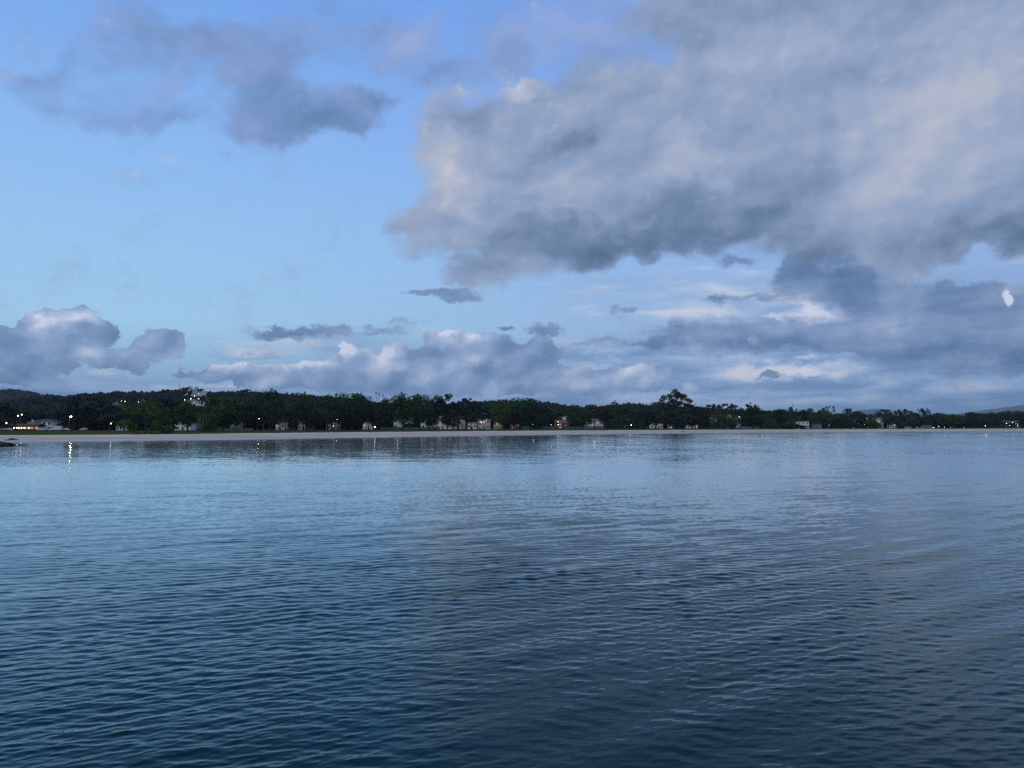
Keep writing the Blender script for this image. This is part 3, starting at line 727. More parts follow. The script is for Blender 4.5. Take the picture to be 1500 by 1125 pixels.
# (px, top py, width px, kind, leaves, metres behind the beach, fixed label or None)
TREES = [
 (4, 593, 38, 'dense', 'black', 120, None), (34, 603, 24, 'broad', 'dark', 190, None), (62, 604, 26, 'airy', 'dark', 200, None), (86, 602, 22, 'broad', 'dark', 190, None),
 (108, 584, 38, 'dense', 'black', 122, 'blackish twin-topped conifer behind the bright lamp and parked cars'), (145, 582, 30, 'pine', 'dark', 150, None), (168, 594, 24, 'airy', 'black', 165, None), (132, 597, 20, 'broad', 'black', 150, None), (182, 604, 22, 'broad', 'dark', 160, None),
 (214, 588, 60, 'willow', 'bright', 12, 'big bright green willow with foliage down to the sand'), (243, 585, 38, 'broad', 'black', 70, None), (248, 606, 30, 'shrub', 'dark', 50, None), (276, 591, 42, 'broad', 'green', 45, None), (306, 606, 26, 'willow', 'green', 22, None),
 (327, 583, 56, 'broad', 'green', 60, 'broad rounded tree standing over the grey gabled building'), (347, 586, 34, 'broad', 'dark', 85, None), (372, 590, 34, 'broad', 'rust', 60, None), (360, 603, 26, 'airy', 'dark', 40, None), (396, 574, 50, 'broad', 'dark', 120, None), (399, 587, 28, 'broad', 'grey', 45, None),
 (419, 597, 26, 'airy', 'rust', 45, None), (444, 578, 38, 'broad', 'green', 90, None), (432, 590, 24, 'broad', 'grey', 60, None), (462, 585, 36, 'broad', 'grey', 50, None), (486, 585, 32, 'broad', 'grey', 55, None), (480, 580, 34, 'broad', 'green', 110, None),
 (506, 577, 48, 'broad', 'green', 85, None), (529, 580, 38, 'broad', 'green', 80, None), (517, 594, 30, 'broad', 'dark', 45, None), (548, 590, 26, 'broad', 'grey', 70, None), (566, 585, 28, 'broad', 'dark', 90, None), (559, 597, 28, 'broad', 'dark', 45, None), (540, 599, 24, 'airy', 'black', 40, None),
 (590, 579, 40, 'broad', 'green', 60, None), (614, 579, 36, 'broad', 'green', 70, None), (600, 597, 30, 'airy', 'dark', 40, None), (637, 580, 26, 'airy', 'dark', 70, None), (649, 578, 28, 'airy', 'dark', 60, None), (630, 600, 22, 'broad', 'black', 35, None), (655, 596, 30, 'broad', 'grey', 80, None),
 (672, 584, 30, 'airy', 'dark', 55, None), (690, 585, 30, 'airy', 'dark', 60, None), (703, 591, 24, 'airy', 'grey', 50, None), (664, 604, 24, 'broad', 'black', 35, None), (684, 606, 22, 'airy', 'black', 35, None), (716, 602, 24, 'broad', 'dark', 140, None),
 (735, 588, 32, 'broad', 'bright', 60, None), (764, 584, 42, 'broad', 'green', 75, None), (752, 596, 30, 'broad', 'dark', 50, None), (787, 592, 34, 'broad', 'dark', 50, None), (812, 599, 26, 'broad', 'grey', 160, None), (805, 605, 18, 'broad', 'rust', 70, None),
 (842, 594, 28, 'broad', 'green', 45, None), (854, 603, 24, 'broad', 'dark', 60, None), (871, 593, 36, 'pine', 'rust', 60, 'reddish open pine in front of white buildings and a garden wall'), (885, 600, 24, 'airy', 'rust', 60, None), (901, 589, 32, 'cone', 'green', 50, None), (889, 596, 22, 'broad', 'dark', 110, None), (912, 598, 22, 'broad', 'dark', 70, None), (931, 594, 22, 'cone', 'green', 50, None), (922, 604, 20, 'airy', 'dark', 60, None),
 (945, 600, 24, 'broad', 'dark', 60, None), (960, 590, 38, 'broad', 'grey', 60, None), (978, 592, 24, 'airy', 'dark', 70, None), (990, 573, 44, 'euca', 'black', 50, 'tall open eucalyptus standing above every other tree'), (994, 597, 32, 'broad', 'grey', 35, None), (1018, 595, 28, 'broad', 'black', 75, None), (1036, 601, 28, 'broad', 'rust', 60, None), (1012, 606, 22, 'broad', 'dark', 35, None),
 (1051, 603, 20, 'willow', 'bright', 30, None), (1066, 609, 18, 'shrub', 'green', 25, None), (1073, 612, 14, 'shrub', 'green', 25, None),
 (1086, 599, 26, 'broad', 'dark', 70, None), (1103, 598, 34, 'broad', 'dark', 60, None), (1126, 602, 22, 'broad', 'dark', 60, None), (1127, 613, 18, 'shrub', 'green', 20, None), (1140, 600, 22, 'broad', 'dark', 70, None),
 (1149, 600, 16, 'broad', 'dark', 60, None), (1161, 596, 20, 'cone', 'green', 60, None), (1174, 601, 18, 'broad', 'black', 70, None), (1186, 599, 18, 'broad', 'green', 60, None), (1197, 602, 16, 'pine', 'dark', 70, None), (1204, 598, 16, 'airy', 'grey', 80, None), (1148, 619, 12, 'shrub', 'dark', 15, None), (1157, 616, 16, 'shrub', 'green', 12, None), (1166, 621, 14, 'shrub', 'dark', 8, None), (1174, 623, 13, 'shrub', 'black', 6, None),
 (1210, 596, 8, 'poplar', 'dark', 75, 'left one of the three poplars beside the clump'), (1215.5, 595, 7, 'poplar', 'dark', 75, 'middle one of the three poplars beside the clump'), (1221, 595, 7, 'poplar', 'dark', 75, 'right one of the three poplars beside the clump'),
 (1213, 604, 30, 'broad', 'green', 45, None), (1232, 606, 28, 'broad', 'green', 40, None), (1244, 599, 22, 'broad', 'dark', 60, None), (1262, 604, 16, 'cone', 'black', 50, None), (1254, 620, 12, 'shrub', 'grey', 20, None), (1270, 609, 14, 'broad', 'grey', 55, None), (1280, 616, 18, 'shrub', 'green', 25, None),
 (1285, 605, 14, 'pine', 'dark', 100, None), (1294, 600, 20, 'pine', 'dark', 90, None), (1301, 604, 20, 'broad', 'grey', 45, None), (1315, 601, 16, 'dense', 'black', 60, None), (1325, 600, 14, 'broad', 'dark', 70, None), (1334, 602, 18, 'airy', 'dark', 70, None), (1333, 610, 16, 'shrub', 'grey', 30, None),
 (1348, 599, 13, 'dense', 'black', 60, None), (1358, 600, 12, 'dense', 'dark', 60, None), (1373, 604.5, 12, 'umbrella', 'grey', 130, 'small umbrella pine poking above the right treeline'), (1366, 608, 16, 'broad', 'dark', 60, None), (1380, 606, 22, 'broad', 'green', 60, None), (1396, 608, 22, 'broad', 'green', 60, None), (1409, 610, 18, 'broad', 'dark', 60, None),
 (1421, 604, 24, 'umbrella', 'dark', 130, None), (1418, 610, 24, 'broad', 'black', 60, None), (1436, 606, 24, 'broad', 'dark', 90, None), (1452, 605, 24, 'broad', 'dark', 110, None), (1468, 604, 24, 'broad', 'dark', 120, None), (1486, 602, 26, 'broad', 'dark', 110, None), (1504, 602, 26, 'broad', 'black', 110, None), (1526, 603, 30, 'broad', 'dark', 100, None),
 (1037, 593, 12, 'pine', 'dark', 330, None), (1045, 592, 13, 'pine', 'dark', 330, None), (1054, 593, 12, 'pine', 'dark', 340, None), (1062, 591.5, 12, 'pine', 'dark', 320, None), (1070, 591.5, 13, 'pine', 'dark', 330, None), (1077, 593, 12, 'pine', 'dark', 335, None), (1098, 591, 16, 'airy', 'dark', 250, None), (1106, 594, 14, 'broad', 'dark', 240, None),
 (362, 570, 10, 'umbrella', 'dark', 900, None), (436, 575, 10, 'airy', 'grey', 900, None),
]
def build_trees():
    order = sorted(range(len(TREES)), key=lambda i: TREES[i][0])
    count = {}
    for i in order:
        px, top, wpx, kind, leaf, off, lab = TREES[i]
        Y = yb(px) + off
        base = place(px, Y)
        if off > 800: base.z = top_z(top, Y) - 14
        H = top_z(top, Y) - base.z; Wd = wid(wpx, Y) * 1.08
        crown, trunk = template(kind, leaf, i % 3 if kind != 'euca' else 0)
        nm, cat = SPECIES[kind]
        root = bpy.data.objects.new(nm, None); COL.objects.link(root)
        root.empty_display_size = 2
        root.location = base
        rz = 0 if kind == 'euca' else (i * 2.399) % 6.283
        root.rotation_euler = (0, 0, rz)
        root.scale = (Wd, Wd, H)
        link('trunk', trunk, root); link('crown', crown, root)
        lm = [l for l in LAND if l[0] < px][-1]
        k = count.get(lm[1], 0)
        if lab is None:
            what = '' if kind in ('pine', 'umbrella', 'poplar', 'euca', 'shrub') else ' tree'
            if kind == 'shrub': what = ' shrub'
            if kind == 'umbrella': what = ''
            size = 'small' if (628 - top) < 24 else ('tall' if (628 - top) > 42 else '')
            side = lm[1] if k >= 0 else ''
            lab = ' '.join((f"{size} {TONE[leaf]} {LOOK[kind]}{what}, {ORD[min(k, 17)]} {side}").split())
            count[lm[1]] = k + 1
        tag(root, lab, cat, 'shrubs along the shore' if kind == 'shrub' else 'trees along the shore')
build_trees()

# woodland between the village and the hills
def near_wood():
    r = np.random.RandomState(5)
    P_, A_, B_ = [], [], []
    for i in range(5200):
        px = r.uniform(-250, 1700); Y = yb(px) + r.uniform(210, 640)
        q = place(px, Y); P_.append((q.x, q.y, q.z - 0.5)); A_.append(r.uniform(3, 6)); B_.append(r.uniform(6, 12))
    return cleared(np.array(P_), np.array(A_), np.array(B_), [(404, 420, 596, 605), (262, 312, 580, 592)])
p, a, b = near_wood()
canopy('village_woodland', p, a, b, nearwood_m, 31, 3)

# ------------------------------------------------------------------ box and solid builders
class MB:
    def __init__(self): self.v, self.f = [], []
    def box(self, x0, x1, y0, y1, z0, z1):
        b = len(self.v)
        self.v += [(x0, y0, z0), (x1, y0, z0), (x1, y1, z0), (x0, y1, z0), (x0, y0, z1), (x1, y0, z1), (x1, y1, z1), (x0, y1, z1)]
        self.f += [tuple(b + i for i in q) for q in ((3, 2, 1, 0), (4, 5, 6, 7), (0, 1, 5, 4), (1, 2, 6, 5), (2, 3, 7, 6), (3, 0, 4, 7))]
        return self
    def tube(self, pts, rads, n=8):
        tube(self.v, self.f, pts, rads, n); b = len(self.v)
        self.f.append(tuple(range(b - n, b))); return self
    def poly(self, pts, faces):
        b = len(self.v); self.v += pts; self.f += [tuple(b + i for i in q) for q in faces]; return self
    def lathe(self, prof, n=16, c=(0, 0, 0)):
        b = len(self.v)
        for r_, z in prof:
            for k in range(n):
                a = 2 * math.pi * k / n; self.v.append((c[0] + r_ * math.cos(a), c[1] + r_ * math.sin(a), c[2] + z))
        for i in range(len(prof) - 1):
            for k in range(n):
                k2 = (k + 1) % n
                self.f.append((b + i * n + k, b + i * n + k2, b + (i + 1) * n + k2, b + (i + 1) * n + k))
        self.f.append(tuple(b + k for k in reversed(range(n)))); self.f.append(tuple(b + (len(prof) - 1) * n + k for k in range(n)))
        return self
    def extrude(self, prof, y0, y1):
        """side outline (x, z) pulled from y0 to y1"""
        n = len(prof); b = len(self.v)
        self.v += [(x, y0, z) for x, z in prof] + [(x, y1, z) for x, z in prof]
        self.f.append(tuple(b + k for k in range(n))); self.f.append(tuple(b + n + k for k in reversed(range(n))))
        for k in range(n):
            k2 = (k + 1) % n; self.f.append((b + k, b + n + k, b + n + k2, b + k2))
        return self
    def build(self, name, m, parent=None, smooth=False, bevel=0.0):
        me = bpy.data.meshes.new(name); me.from_pydata(self.v, [], self.f); me.update()
        if m: me.materials.append(m)
        import bmesh
        bm = bmesh.new(); bm.from_mesh(me)
        bmesh.ops.recalc_face_normals(bm, faces=bm.faces)
        if bevel: bmesh.ops.bevel(bm, geom=list(bm.edges), offset=bevel, segments=1, affect='EDGES')
        bm.to_mesh(me); bm.free()
        if smooth: me.polygons.foreach_set('use_smooth', [True] * len(me.polygons))
        return link(name, me, parent)

def empty(name, loc, rz=0.0):
    o = bpy.data.objects.new(name, None); COL.objects.link(o); o.location = loc; o.rotation_euler = (0, 0, rz); o.empty_display_size = 1
    return o
def copy_thing(o, loc, rz=0.0, scale=None):
    c = o.copy(); COL.objects.link(c); c.location = loc; c.rotation_euler = (0, 0, rz)
    if scale: c.scale = scale
    for ch in list(o.children):
        d = ch.copy(); COL.objects.link(d); d.parent = c
        for g in list(ch.children):
            e = g.copy(); COL.objects.link(e); e.parent = d
    return c

def glow(name, color, strength):
    m = bpy.data.materials.new(name); m.use_nodes = True
    t = NT(m.node_tree)
    e = t.add('ShaderNodeEmission', {'Color': tuple(color) + (1,), 'Strength': strength})
    o = t.add('ShaderNodeOutputMaterial'); t.t.links.new(e.outputs[0], o.inputs[0])
    return m
M = {
    'white': mat('white_render', (0.80, 0.79, 0.77), 0.9, (0.70, 0.69, 0.68), 0.6),
    'cream': mat('cream_render', (0.66, 0.63, 0.57), 0.9, (0.58, 0.55, 0.50), 0.6),
    'grey': mat('grey_render', (0.30, 0.31, 0.32), 0.9, (0.24, 0.25, 0.26), 0.6),
    'yellow': mat('yellow_render', (0.58, 0.52, 0.34), 0.9, (0.5, 0.45, 0.30), 0.6),
    'orange': mat('orange_render', (0.30, 0.19, 0.13), 0.9, (0.25, 0.16, 0.11), 0.6),
    'stone': mat('stone_wall', (0.26, 0.25, 0.23), 0.95, (0.36, 0.34, 0.31), 1.2),
    'tile': mat('red_tiles', (0.22, 0.07, 0.05), 0.85, (0.16, 0.06, 0.045), 2.0),
    'tile2': mat('faded_tiles', (0.22, 0.12, 0.09), 0.85, (0.17, 0.10, 0.08), 2.0),
    'slate': mat('slate_roof', (0.045, 0.05, 0.06), 0.7, (0.07, 0.075, 0.085), 2.0),
    'concrete': mat('pale_concrete', (0.34, 0.34, 0.33), 0.9, (0.27, 0.27, 0.26), 0.8),
    'metal': mat('galvanised_steel', (0.22, 0.23, 0.24), 0.5, (0.17, 0.18, 0.19), 3.0, metallic=0.6),
    'darkwood': mat('dark_timber', (0.05, 0.035, 0.025), 0.9, (0.08, 0.06, 0.045), 2.0),
    'frame': mat('window_frame', (0.25, 0.25, 0.26), 0.6),
    'glass': mat('dark_glass', (0.012, 0.014, 0.018), 0.15, spec=0.5),
    'carwhite': mat('white_car_paint', (0.62, 0.63, 0.65), 0.3, spec=0.5),
    'cargrey': mat('silver_car_paint', (0.34, 0.35, 0.37), 0.35, spec=0.5, metallic=0.3),
    'cardark': mat('dark_car_paint', (0.03, 0.035, 0.045), 0.3, spec=0.5),
    'rubber': mat('tyre_rubber', (0.02, 0.02, 0.02), 0.9),
    'rim': mat('wheel_rim', (0.3, 0.3, 0.31), 0.4, metallic=0.8),
    'rock': mat('wet_brown_rock', (0.030, 0.020, 0.012), 0.8, (0.065, 0.045, 0.028), 1.4, 6, 0.6),
    'rockdry': mat('grey_rock', (0.09, 0.085, 0.08), 0.9, (0.15, 0.14, 0.13), 1.4, 6, 0.6),
    'buoyyel': mat('buoy_yellow', (0.90, 0.84, 0.38), 0.55, (0.84, 0.78, 0.38), 2.0),
    'buoypale': mat('buoy_pale_top', (0.94, 0.92, 0.78), 0.6, (0.88, 0.86, 0.72), 2.0),
    'buoywhite': mat('buoy_white', (0.90, 0.89, 0.84), 0.55, (0.82, 0.81, 0.76), 2.0),
    'litwarm': glow('lit_window_warm', (1.0, 0.78, 0.5), 0.5),
    'litpale': glow('lit_window_pale', (1.0, 0.84, 0.6), 0.6),
    'lampmain': glow('lamp_yellow_green', (0.98, 1.0, 0.36), 75.0),
    'lampwarm': glow('lamp_warm', (1.0, 0.76, 0.42), 9.0),
    'lampwhite': glow('lamp_white', (1.0, 0.93, 0.82), 11.0),
    'lampyellow': glow('lamp_yellow', (1.0, 0.9, 0.5), 36.0),
    'tail': glow('tail_light', (1.0, 0.08, 0.05), 1.5),
    'fabric': mat('white_awning', (0.6, 0.58, 0.55), 0.9),
}

# ------------------------------------------------------------------ houses
def house(px0, px1, eave, ridge, Y, wall, roof, label, kind='hip', floors=2, nwin=3, lit=(), litm='litwarm', depth=None, base_py=None, group='houses behind the shore', name='house', cat='house', chimney=False, door=True):
    a, b = place(px0, Y), place(px1, Y)
    c = (a + b) / 2; L = abs(b.x - a.x) * 0.995; D = depth or max(6.0, L * 0.6)
    z0 = c.z if base_py is None else top_z(base_py, Y)
    H = top_z(eave, Y) - z0; RH = max(0.15, top_z(ridge, Y) - top_z(eave, Y))
    root = empty(name, (c.x, Y, z0), 0.0)
    tag(root, label, cat, group)
    x0, x1 = -L / 2, L / 2
    mb = MB().box(x0, x1, 0, D, -1.5, H)
    if kind == 'gable':       # gable ends left and right
        mb.poly([(x0, 0, H + .002), (x0, D, H + .002), (x0, D / 2, H + RH * .96), (x1, 0, H + .002), (x1, D, H + .002), (x1, D / 2, H + RH * .96)], [(0, 1, 2), (3, 5, 4)])
    if kind == 'front':       # gable faces the water
        mb.poly([(x0, 0.0, H), (x1, 0.0, H), (0, 0.0, H + RH * .96)], [(0, 1, 2)])
    mb.build('wall', M[wall], root)
    e = 0.45
    r_ = MB(); th = 0.18
    if kind == 'flat':
        r_.box(x0 - .25, x1 + .25, -.3, D + .3, H + .003, H + RH)
    elif kind == 'hip':
        q = min(L * .35, D / 2)
        r_.poly([(x0 - e, -e, H), (x1 + e, -e, H), (x1 + e, D + e, H), (x0 - e, D + e, H), (x0 + q, D / 2, H + RH), (x1 - q, D / 2, H + RH)], [(3, 2, 1, 0), (0, 1, 5, 4), (1, 2, 5), (2, 3, 4, 5), (3, 0, 4)])
    elif kind == 'gable':
        r_.poly([(x0 - e, -e, H - .12), (x1 + e, -e, H - .12), (x1 + e, D / 2, H + RH), (x0 - e, D / 2, H + RH), (x0 - e, D + e, H - .12), (x1 + e, D + e, H - .12),
                 (x0 - e, -e, H - .12 + th), (x1 + e, -e, H - .12 + th), (x1 + e, D / 2, H + RH + th), (x0 - e, D / 2, H + RH + th), (x0 - e, D + e, H - .12 + th), (x1 + e, D + e, H - .12 + th)],
                [(0, 3, 2, 1), (3, 4, 5, 2), (6, 7, 8, 9), (9, 8, 11, 10), (0, 1, 7, 6), (4, 10, 11, 5), (0, 6, 9, 3), (3, 9, 10, 4), (1, 2, 8, 7), (2, 5, 11, 8)])
    elif kind == 'front':
        r_.poly([(x0 - e, -e, H - .15), (0, -e, H + RH), (x1 + e, -e, H - .15), (x0 - e, D + e, H - .15), (0, D + e, H + RH), (x1 + e, D + e, H - .15),
                 (x0 - e, -e, H - .15 + th), (0, -e, H + RH + th), (x1 + e, -e, H - .15 + th), (x0 - e, D + e, H - .15 + th), (0, D + e, H + RH + th), (x1 + e, D + e, H - .15 + th)],
                [(0, 1, 4, 3), (1, 2, 5, 4), (6, 9, 10, 7), (7, 10, 11, 8), (0, 6, 7, 1), (1, 7, 8, 2), (3, 4, 10, 9), (4, 5, 11, 10), (0, 3, 9, 6), (2, 8, 11, 5)])
    rf = r_.build('roof', M[roof], root)
    if chimney:
        MB().box(x0 + L * .2, x0 + L * .2 + .8, D / 2 - .4, D / 2 + .4, H + RH * .3, H + RH + 1.2).build('chimney', M[wall], rf)
    fh = H / floors
    k = 0
    for fl in range(floors):
        for w_ in range(nwin):
            cx_ = x0 + L * (w_ + .5) / nwin
            ww, wh = min(1.3, L / nwin * .45), min(1.4, fh * .45)
            zc = fl * fh + fh * .55
            if door and fl == 0 and w_ == nwin // 2:
                MB().box(cx_ - .5, cx_ + .5, -.06, -.003, 0.02, min(2.1, fh * .8)).build('door', M['darkwood'], root)
                k += 1; continue
            fr = MB()
            for q in ((cx_ - ww / 2 - .07, cx_ + ww / 2 + .07, zc - wh / 2 - .09, zc - wh / 2), (cx_ - ww / 2 - .07, cx_ + ww / 2 + .07, zc + wh / 2, zc + wh / 2 + .07),
                      (cx_ - ww / 2 - .07, cx_ - ww / 2, zc - wh / 2, zc + wh / 2), (cx_ + ww / 2, cx_ + ww / 2 + .07, zc - wh / 2, zc + wh / 2), (cx_ - .03, cx_ + .03, zc - wh / 2, zc + wh / 2)):
                fr.box(q[0], q[1], -.08, -.003, q[2], q[3])
            f_ = fr.build('window', M['frame'], root)
            MB().box(cx_ - ww / 2, cx_ + ww / 2, -.04, -.004, zc - wh / 2, zc + wh / 2).build('pane', M[litm] if k in lit else M['glass'], f_)
            k += 1
    return root

def B(px, off): return yb(px) + off
HILLD = 1420
house(45.5, 77.5, 617.5, 613.8, B(60, 135), 'white', 'slate', 'white two-storey house with a low dark hipped roof behind the parked cars', 'hip', 2, 4, (), depth=11)
house(40.5, 51, 619.5, 618, B(45, 122), 'white', 'concrete', 'small flat-topped white annex with a chimney beside the red-roofed bar', 'flat', 1, 1, (), depth=6, chimney=True, door=False, name='annex', cat='annex')
house(8.5, 21, 621.8, 620.6, B(15, 132), 'white', 'concrete', 'low flat white building at the left edge behind the silver cars', 'flat', 1, 2, (), depth=8)
house(171, 190, 624.8, 623.6, B(180, 128), 'white', 'concrete', 'long low white pavilion between the dark pine and the bright willow', 'flat', 1, 4, (), depth=6, group='houses behind the shore')
house(249, 280, 617.5, 612, B(265, 120), 'white', 'slate', 'whitish house half hidden behind the tree with two pale trunks', 'hip', 2, 4, (3,), depth=10)
house(286, 299, 609, 604.5, B(292, 150), 'grey', 'slate', 'tall grey gabled building showing above the bright green bush', 'front', 3, 2, (), depth=12)
house(335, 350, 620, 617, B(342, 110), 'grey', 'slate', 'low grey house in the shade under the rounded trees', 'gable', 1, 3, (), depth=8)
house(404, 417, 619, 616, B(410, 115), 'white', 'tile2', 'small pale house glimpsed between the reddish tree and the trunks', 'gable', 1, 3, (0,), depth=8)
house(436, 448, 611, 607, B(442, 120), 'white', 'tile2', 'narrow white house with a pinkish roof left of the brown shed', 'hip', 3, 2, (2,), depth=9)
house(478, 500, 617, 613.5, B(488, 118), 'cream', 'tile2', 'cream house with warm lit windows behind the dark trunks', 'hip', 2, 3, (1, 4), depth=9)
house(510, 524, 612, 608.5, B(516, 150), 'grey', 'slate', 'grey house glimpsed through the tall dark green trees', 'hip', 2, 3, (3,), depth=9)
house(531, 549, 618, 614.5, B(540, 118), 'cream', 'tile2', 'cream bungalow with a lit porch below the floodlight masts', 'hip', 1, 3, (0,), depth=9)
house(577, 589, 613.5, 612, B(582, 112), 'white', 'concrete', 'small bright white block with a flat roof beside the lamp', 'flat', 2, 2, (1,), depth=8)
house(588, 604, 606, 602, B(596, 170), 'grey', 'slate', 'tall grey apartment block behind the rounded trees', 'hip', 3, 3, (), depth=12)
house(616.5, 637, 614, 608.5, B(626, 125), 'white', 'tile', 'white house with a deep red roof left of the big villa', 'hip', 2, 3, (), depth=10)
house(637.5, 660, 609.5, 607.8, B(648, 115), 'white', 'slate', 'big white villa with a dark flat roof in the middle of the shore', 'flat', 3, 3, (5, 7), depth=12)
house(660.5, 681, 610, 607.8, B(670, 128), 'yellow', 'slate', 'villa with warmly lit upper windows right of the big white villa', 'flat', 2, 3, (3, 4), depth=10)
house(685, 698, 620, 618.5, B(691, 100), 'white', 'concrete', 'low white building beside the tree trunks right of the lit villa', 'flat', 1, 3, (), depth=7)
house(700, 718, 615, 611.5, B(709, 118), 'cream', 'tile2', 'cream house with a glowing front behind thin dark trees', 'hip', 2, 3, (0, 3, 4), 'litpale', depth=9)
house(723, 736.5, 618.5, 615, B(730, 95), 'yellow', 'tile', 'yellow house with a red tiled roof left of the bright round tree', 'hip', 2, 4, (5,), 'litpale', depth=9)
house(748, 760, 624.5, 622, B(754, 100), 'orange', 'tile2', 'low orange cabin between the two round trees', 'gable', 1, 2, (0,), depth=6)
house(815, 832, 611, 609.6, B(823, 185), 'white', 'concrete', 'long white upper block with a flat roof above the orange house', 'flat', 2, 4, (6,), depth=9)
house(813, 833, 619.5, 615.5, B(823, 100), 'orange', 'tile2', 'rust-coloured house lit orange by its garden lamps', 'gable', 2, 4, (1, 5), depth=9)
house(855, 868, 618, 614.5, B(861, 130), 'white', 'slate', 'white house with tall windows left of the reddish open pine', 'hip', 2, 3, (), depth=9)
house(868.5, 887, 617, 613.5, B(877, 118), 'white', 'concrete', 'bright white house behind the reddish open pine', 'flat', 2, 4, (5,), depth=9)
house(912.5, 920, 609, 606.5, B(916, 200), 'white', 'tile2', 'small white house between two pointed green trees', 'front', 2, 1, (), depth=8)
house(937, 949, 613.5, 610.5, B(943, 150), 'cream', 'tile2', 'cream house peeping between the trees left of the eucalyptus', 'hip', 2, 3, (4,), depth=9)
house(952.5, 971, 612, 608.5, B(962, 135), 'cream', 'slate', 'broad cream house with lit windows under the grey-green tree', 'hip', 3, 4, (1, 5, 6), 'litpale', depth=10)
house(979.5, 990.5, 624.5, 622, B(985, 60), 'cream', 'concrete', 'tiny pale beach kiosk at the foot of the tall eucalyptus', 'flat', 1, 2, (0,), 'litpale', depth=5, name='kiosk', cat='kiosk')
house(1005, 1023, 611, 607, B(1014, 110), 'white', 'concrete', 'white gabled house right of the tall eucalyptus', 'front', 3, 3, (2,), depth=11)
house(1043, 1049, 610.5, 608, B(1046, 200), 'cream', 'tile2', 'small house with a faded pink roof below the pine grove', 'gable', 2, 1, (), depth=8)
house(1063, 1076, 611, 607.4, B(1069, 190), 'cream', 'tile', 'house with an orange-red gable below the pine grove', 'front', 2, 2, (), depth=10)
house(1076.5, 1085, 610.5, 608.5, B(1081, 195), 'white', 'tile2', 'white house joined to the orange-gabled one below the grove', 'gable', 2, 2, (), depth=9)
house(1058, 1064, 618, 615.5, B(1061, 90), 'white', 'slate', 'tall thin white cottage beside the bright green bush', 'front', 2, 1, (), depth=7)
house(1087, 1094, 624.2, 622.5, B(1090, 70), 'grey', 'slate', 'low grey shed under the dark rounded trees', 'gable', 1, 2, (), depth=6)
house(1168, 1184.5, 617.6, 616.2, B(1176, 40), 'white', 'slate', 'white house with a flat dark roof standing close to the beach', 'flat', 2, 3, (), depth=9)
house(1190, 1203, 621.3, 619, B(1196, 50), 'grey', 'slate', 'low grey gabled house right of the white flat-roofed one', 'gable', 1, 3, (), depth=8)
house(1191, 1194, 616, 614.5, B(1192, 110), 'white', 'tile2', 'small white upper storey above the grey gabled house', 'gable', 2, 1, (), depth=5)
house(1252, 1259, 615, 612.8, B(1256, 90), 'cream', 'tile2', 'small cream house beside the dense round tree', 'hip', 2, 2, (), depth=8)
house(1273, 1290, 615, 610.6, B(1282, 95), 'cream', 'slate', 'long cream house with a big dark pitched roof', 'gable', 2, 4, (), depth=11)
house(1288, 1293, 614, 611.5, B(1290, 70), 'cream', 'tile2', 'narrow cream wing at the right end of the long cream house', 'front', 2, 1, (), depth=8)
house(1303, 1312, 622, 619.5, B(1307, 60), 'white', 'slate', 'little white house under the pale grey-green tree', 'hip', 1, 3, (), depth=7)
house(1327, 1334, 625.4, 624.5, B(1330, 30), 'white', 'concrete', 'low white boathouse at the edge of the sand', 'flat', 1, 2, (), depth=5)
house(1352, 1364, 624.8, 623.4, B(1358, 40), 'grey', 'tile2', 'low grey sheds behind the narrow end of the beach', 'gable', 1, 3, (), depth=6)
house(1456, 1461, 620, 618.6, B(1458, 110), 'grey', 'slate', 'small dim grey house under the headland trees', 'gable', 1, 1, (), depth=7)
house(1470, 1479, 618.5, 615.5, B(1475, 100), 'cream', 'tile2', 'cream house, leftmost of the cluster on the headland', 'hip', 2, 2, (1,), depth=8)
house(1480, 1491, 619, 616.8, B(1485, 95), 'white', 'concrete', 'white house, middle of the cluster on the headland', 'flat', 2, 3, (2, 4), depth=8)
house(1492, 1500, 616.5, 614, B(1496, 130), 'cream', 'tile2', 'house, rightmost and highest of the cluster on the headland', 'gable', 2, 2, (), depth=8)
# on the hill
hg = 'houses on the hill'
house(198, 208, 588, 585.8, hill_depth(203.0, 592), 'cream', 'tile2', 'cream hillside house with lit windows, left one above the willow', 'gable', 2, 3, (1, 2), 'litpale', base_py=592, group=hg)
house(206, 217, 586.3, 582.9, hill_depth(211.5, 591.5), 'white', 'tile2', 'pale hillside house with a broad gable above the willow', 'front', 2, 3, (0,), 'litpale', base_py=591.5, group=hg)
house(216, 224, 587.5, 585, hill_depth(220.0, 592), 'cream', 'tile', 'hillside house with a reddish roof, right one above the willow', 'gable', 2, 2, (), base_py=592, group=hg)
house(270, 279, 588.2, 585.6, hill_depth(274.5, 591), 'tile2', 'tile', 'long red-roofed house, left one of the hillside hamlet', 'gable', 1, 2, (), base_py=591, group=hg)
house(279, 287, 588, 585, hill_depth(283.0, 592.5), 'white', 'concrete', 'tall white house in the middle of the hillside hamlet', 'flat', 2, 2, (3,), base_py=592.5, group=hg)
house(286, 299, 590.3, 586.5, hill_depth(292.5, 594), 'white', 'concrete', 'large white gabled house lowest in the hillside hamlet', 'front', 2, 3, (), base_py=594, group=hg)
house(299, 309.5, 586.8, 583.3, hill_depth(304.25, 590), 'tile2', 'tile', 'red-roofed house, right one of the hillside hamlet', 'gable', 2, 2, (), base_py=590, group=hg)
house(281, 302, 574.5, 573.2, 1490, 'white', 'concrete', 'long white hall on the crest of the hill under the masts', 'flat', 1, 6, (), base_py=578, group=hg, name='hall', cat='hall')
house(270, 280, 573.8, 573, 1492, 'white', 'concrete', 'short white terrace on the crest left of the long hall', 'flat', 1, 3, (), base_py=576, group=hg, name='hall', cat='hall')
